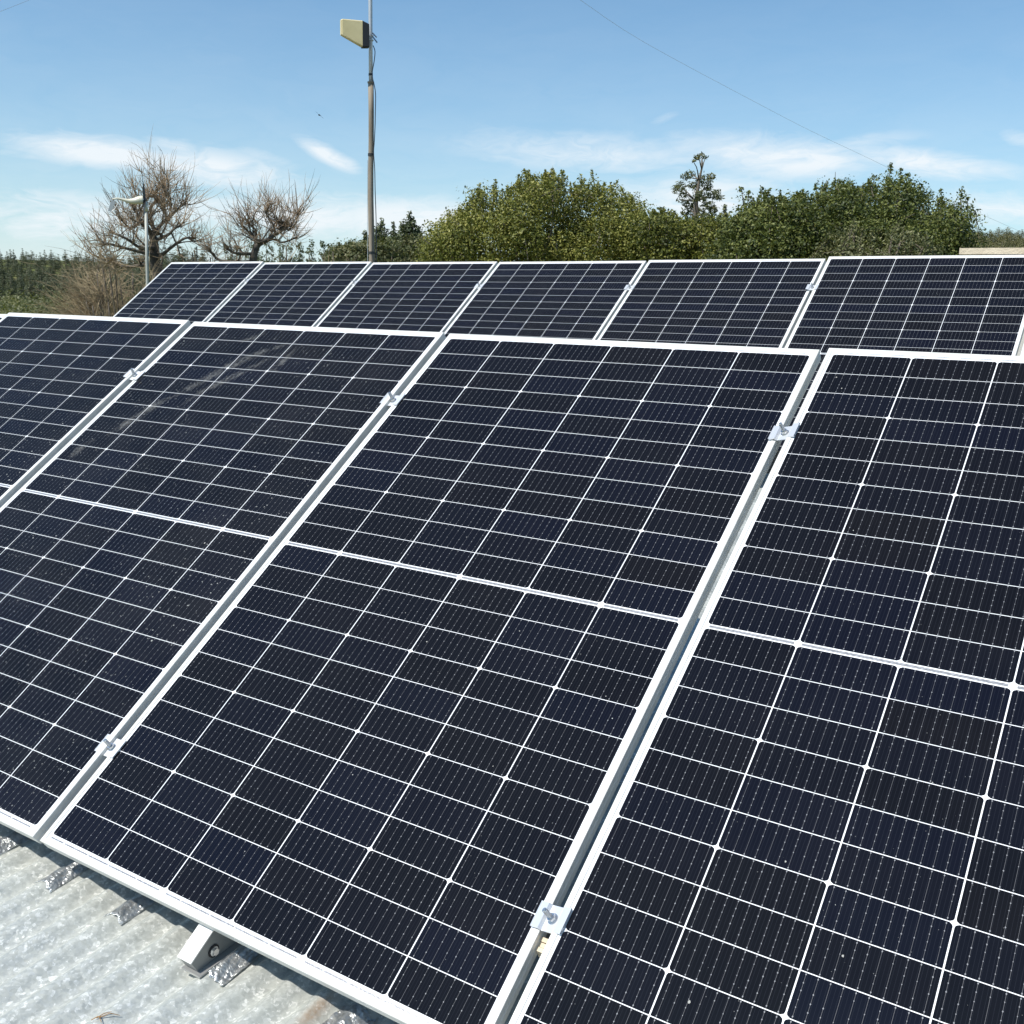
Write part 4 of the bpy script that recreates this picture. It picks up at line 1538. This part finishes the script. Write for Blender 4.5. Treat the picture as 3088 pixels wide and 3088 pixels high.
def dry_bush(label, px, dist, toppy, wpx, seed, n, mat, group, lmin=0.5, lmax=1.2):
    rg = np.random.default_rng(seed)
    kk = dist / FPX * 3088 / 1932
    bq = at(px, 600, dist)
    org = np.array([bq[0], bq[1], ground_z(bq[0], bq[1])])
    topz = at(px, toppy, dist)[2] - org[2]
    tr = thing('dry_bush', label, 'bush', tuple(org), group)
    mb = MB()
    mt = MB()
    for i in range(44):
        a = rg.uniform(0, 6.28)
        rr = wpx * kk * math.sqrt(rg.random())
        e = np.array([math.cos(a) * rr, math.sin(a) * rr, topz * rg.uniform(0.60, 0.97) * (1 - 0.20 * (rr / (wpx * kk)) ** 2)])
        pts = [np.array([e[0] * 0.2, e[1] * 0.2, -0.1]), np.array([e[0] * 0.6, e[1] * 0.6, e[2] * 0.55]) + rg.normal(0, 0.1, 3), e]
        smooth_tube(mb, pts, [0.035, 0.022, 0.012], 5, 4)
        for s in range(5):
            c = pts[1] + (e - pts[1]) * rg.random()
            twig_fan(mt, c, n, lmin, lmax, rg, np.array([math.cos(a) * 0.6, math.sin(a) * 0.6, 0.35]), 0.75, 0.006, 0.25)
    mb.build('stem', m_pbark, tr, True)
    tag(mt.build('twigs', mat, tr), kind='stuff')
    return tr


GD = 'dry brown bushes beside the back row'
dry_bush('tangled dry brown bush at the foot of the wind turbine pole', 235, 21.5, 432, 66, 51, 14, m_drytwig, GD)
dry_bush('dry brown bush with arching stems at the far left of the back row', 185, 22.5, 476, 46, 52, 14, m_drytwig, GD)
dry_bush('low dry bush behind the left end of the back row, between the two bare trees', 385, 25.0, 420, 70, 53, 11, m_drytwig, GD, 0.4, 0.9)
dry_bush('low dry bush behind the second back panel, right of the bare trees', 560, 26.0, 436, 66, 54, 10, m_drytwig, GD, 0.4, 0.8)
dry_bush('small dry twiggy bush left of the mast foot', 640, 27.0, 452, 44, 55, 7, m_drytwig, GD, 0.3, 0.7)

# ------------------------------------------------------------------ far woods: single small trees
def far_variant(seed, mat, pointed):
    rg = np.random.default_rng(seed)
    bl = []
    lv = 8
    for i in range(lv):
        f = i / (lv - 1)
        w = (0.20 * (1.05 - f) ** 0.8 if pointed else 0.22 * math.sin(math.pi * (0.25 + 0.70 * f)) ** 0.7)
        for q in range(4 if f < 0.8 else 2):
            a = rg.uniform(0, 6.28)
            bl.append((np.array([math.cos(a) * w * 0.6, math.sin(a) * w * 0.6, 0.16 + 0.80 * f + rg.uniform(-.03, .03)]), max(0.045, w * rg.uniform(0.45, 0.7))))
    P, d, pick = crown_points(bl, 2200, rg, 0.45)
    Q = leaf_quads(P, d + np.array([0, 0, 0.4]), 0.017, 0.6, rg)
    tone = np.clip(rg.uniform(0.2, 0.8, len(bl))[pick] * 0.6 + rg.random(2200) * 0.4, 0, 1)
    me = quads_mesh('crown', Q, tone, mat)
    mb = MB()
    mb.tube([np.array([0, 0, -0.08]), np.array([0, 0, 0.5]), np.array([0, 0, 0.93])], [0.018, 0.012, 0.003], 6)
    return me, mb.mesh('trunk', [m_bark], True)


VF = [far_variant(100 + i, L_far, i % 3 != 2) for i in range(5)]
VH = [far_variant(120 + i, L_hill, False) for i in range(4)]
VC = [far_variant(140 + i, L_dark, i % 2 == 0) for i in range(4)]


def wood(name, label, group, spots_, variants, rg):
    for (x, y, z, h, wf) in spots_:
        cm, tm = variants[rg.integers(len(variants))]
        tr = thing(name, label, 'tree', (x, y, z), group)
        tr.scale = (h * wf, h * wf, h)
        tr.rotation_euler = (0, 0, rg.uniform(0, 6.28))
        link('trunk', tm, tr)
        link('crown', cm, tr)


rg = np.random.default_rng(61)
S = []
for i in range(200):
    row = i // 50
    px = -70 + (i % 50) * 9.2 + rg.uniform(-5, 5)
    d_ = 150 + row * 26 + rg.uniform(-10, 10)
    q = at(px, 500, d_)
    gz = ground_z(q[0], q[1])
    crest = np.interp(px, [-60, 0, 60, 130, 200, 380], [512, 507, 498, 488, 480, 474]) + 4 * math.sin(px * 0.11)
    tp = crest + (3 - row) * 13 + rg.uniform(-6, 7) - (rg.random() ** 3) * 11
    h = at(px, tp, d_)[2] - gz
    S.append((q[0], q[1], gz, max(h, 3.0), rg.uniform(1.0, 1.55)))
wood('forest_tree', 'dark tree of the distant wood on the slope at the far left', 'trees of the distant wood at left', S, VF, rg)
S = []
for i in range(44):
    px = 430 + (i % 22) * 20 + rg.uniform(-7, 7)
    d_ = 92 + (i // 22) * 14 + rg.uniform(-4, 4)
    q = at(px, 500, d_)
    gz = ground_z(q[0], q[1])
    tp = 459 + rg.uniform(-7, 9)
    h = at(px, tp, d_)[2] - gz
    S.append((q[0], q[1], gz, h, rg.uniform(0.6, 0.9)))
wood('tree_line_tree', 'small dark tree in the low tree line behind the bare trees and the mast', 'low tree line behind the mast', S, VC, rg)
S = []
for i in range(110):
    row = i // 22
    px = 1790 + (i % 22) * 11 + rg.uniform(-5, 5)
    d_ = 200 + row * 17 + rg.uniform(-7, 7)
    q = at(px, 500, d_)
    gz = ground_z(q[0], q[1])
    h = max(2.5, at(px, 462 - row * 7.5 + rg.uniform(-5, 5), d_)[2] - gz)
    S.append((q[0], q[1], gz, h, rg.uniform(0.9, 1.3) * min(1.6, 6.0 / h)))
wood('hill_tree', 'round tree of the wooded hill at the far right', 'trees on the wooded hill at right', S, VH, rg)

# low scrub on the slope at the left
rg = np.random.default_rng(71)
n = 22000
px = rg.uniform(-80, 420, n)
dd = rg.uniform(70, 150, n)
cl_ = np.sin(px * 0.09 + dd * 0.13) + np.sin(px * 0.05 - dd * 0.08 + 1.0) > -0.3
P = []
for i in range(n):
    q = at(px[i], 560, dd[i])
    hgt = abs(rg.normal(0, 0.55)) * (1.3 if cl_[i] else 0.35)
    P.append((q[0], q[1], ground_z(q[0], q[1]) + hgt))
P = np.array(P)
Q = leaf_quads(P, np.tile([0, -0.3, 0.6], (n, 1)), 0.13, 0.6, rg)
o = link('scrub', quads_mesh('scrub', Q, np.clip(rg.uniform(0, 0.7, n), 0, 1), L_euc))
tag(o, 'low green scrub and grass on the slope at the far left', 'scrub', None, 'stuff')
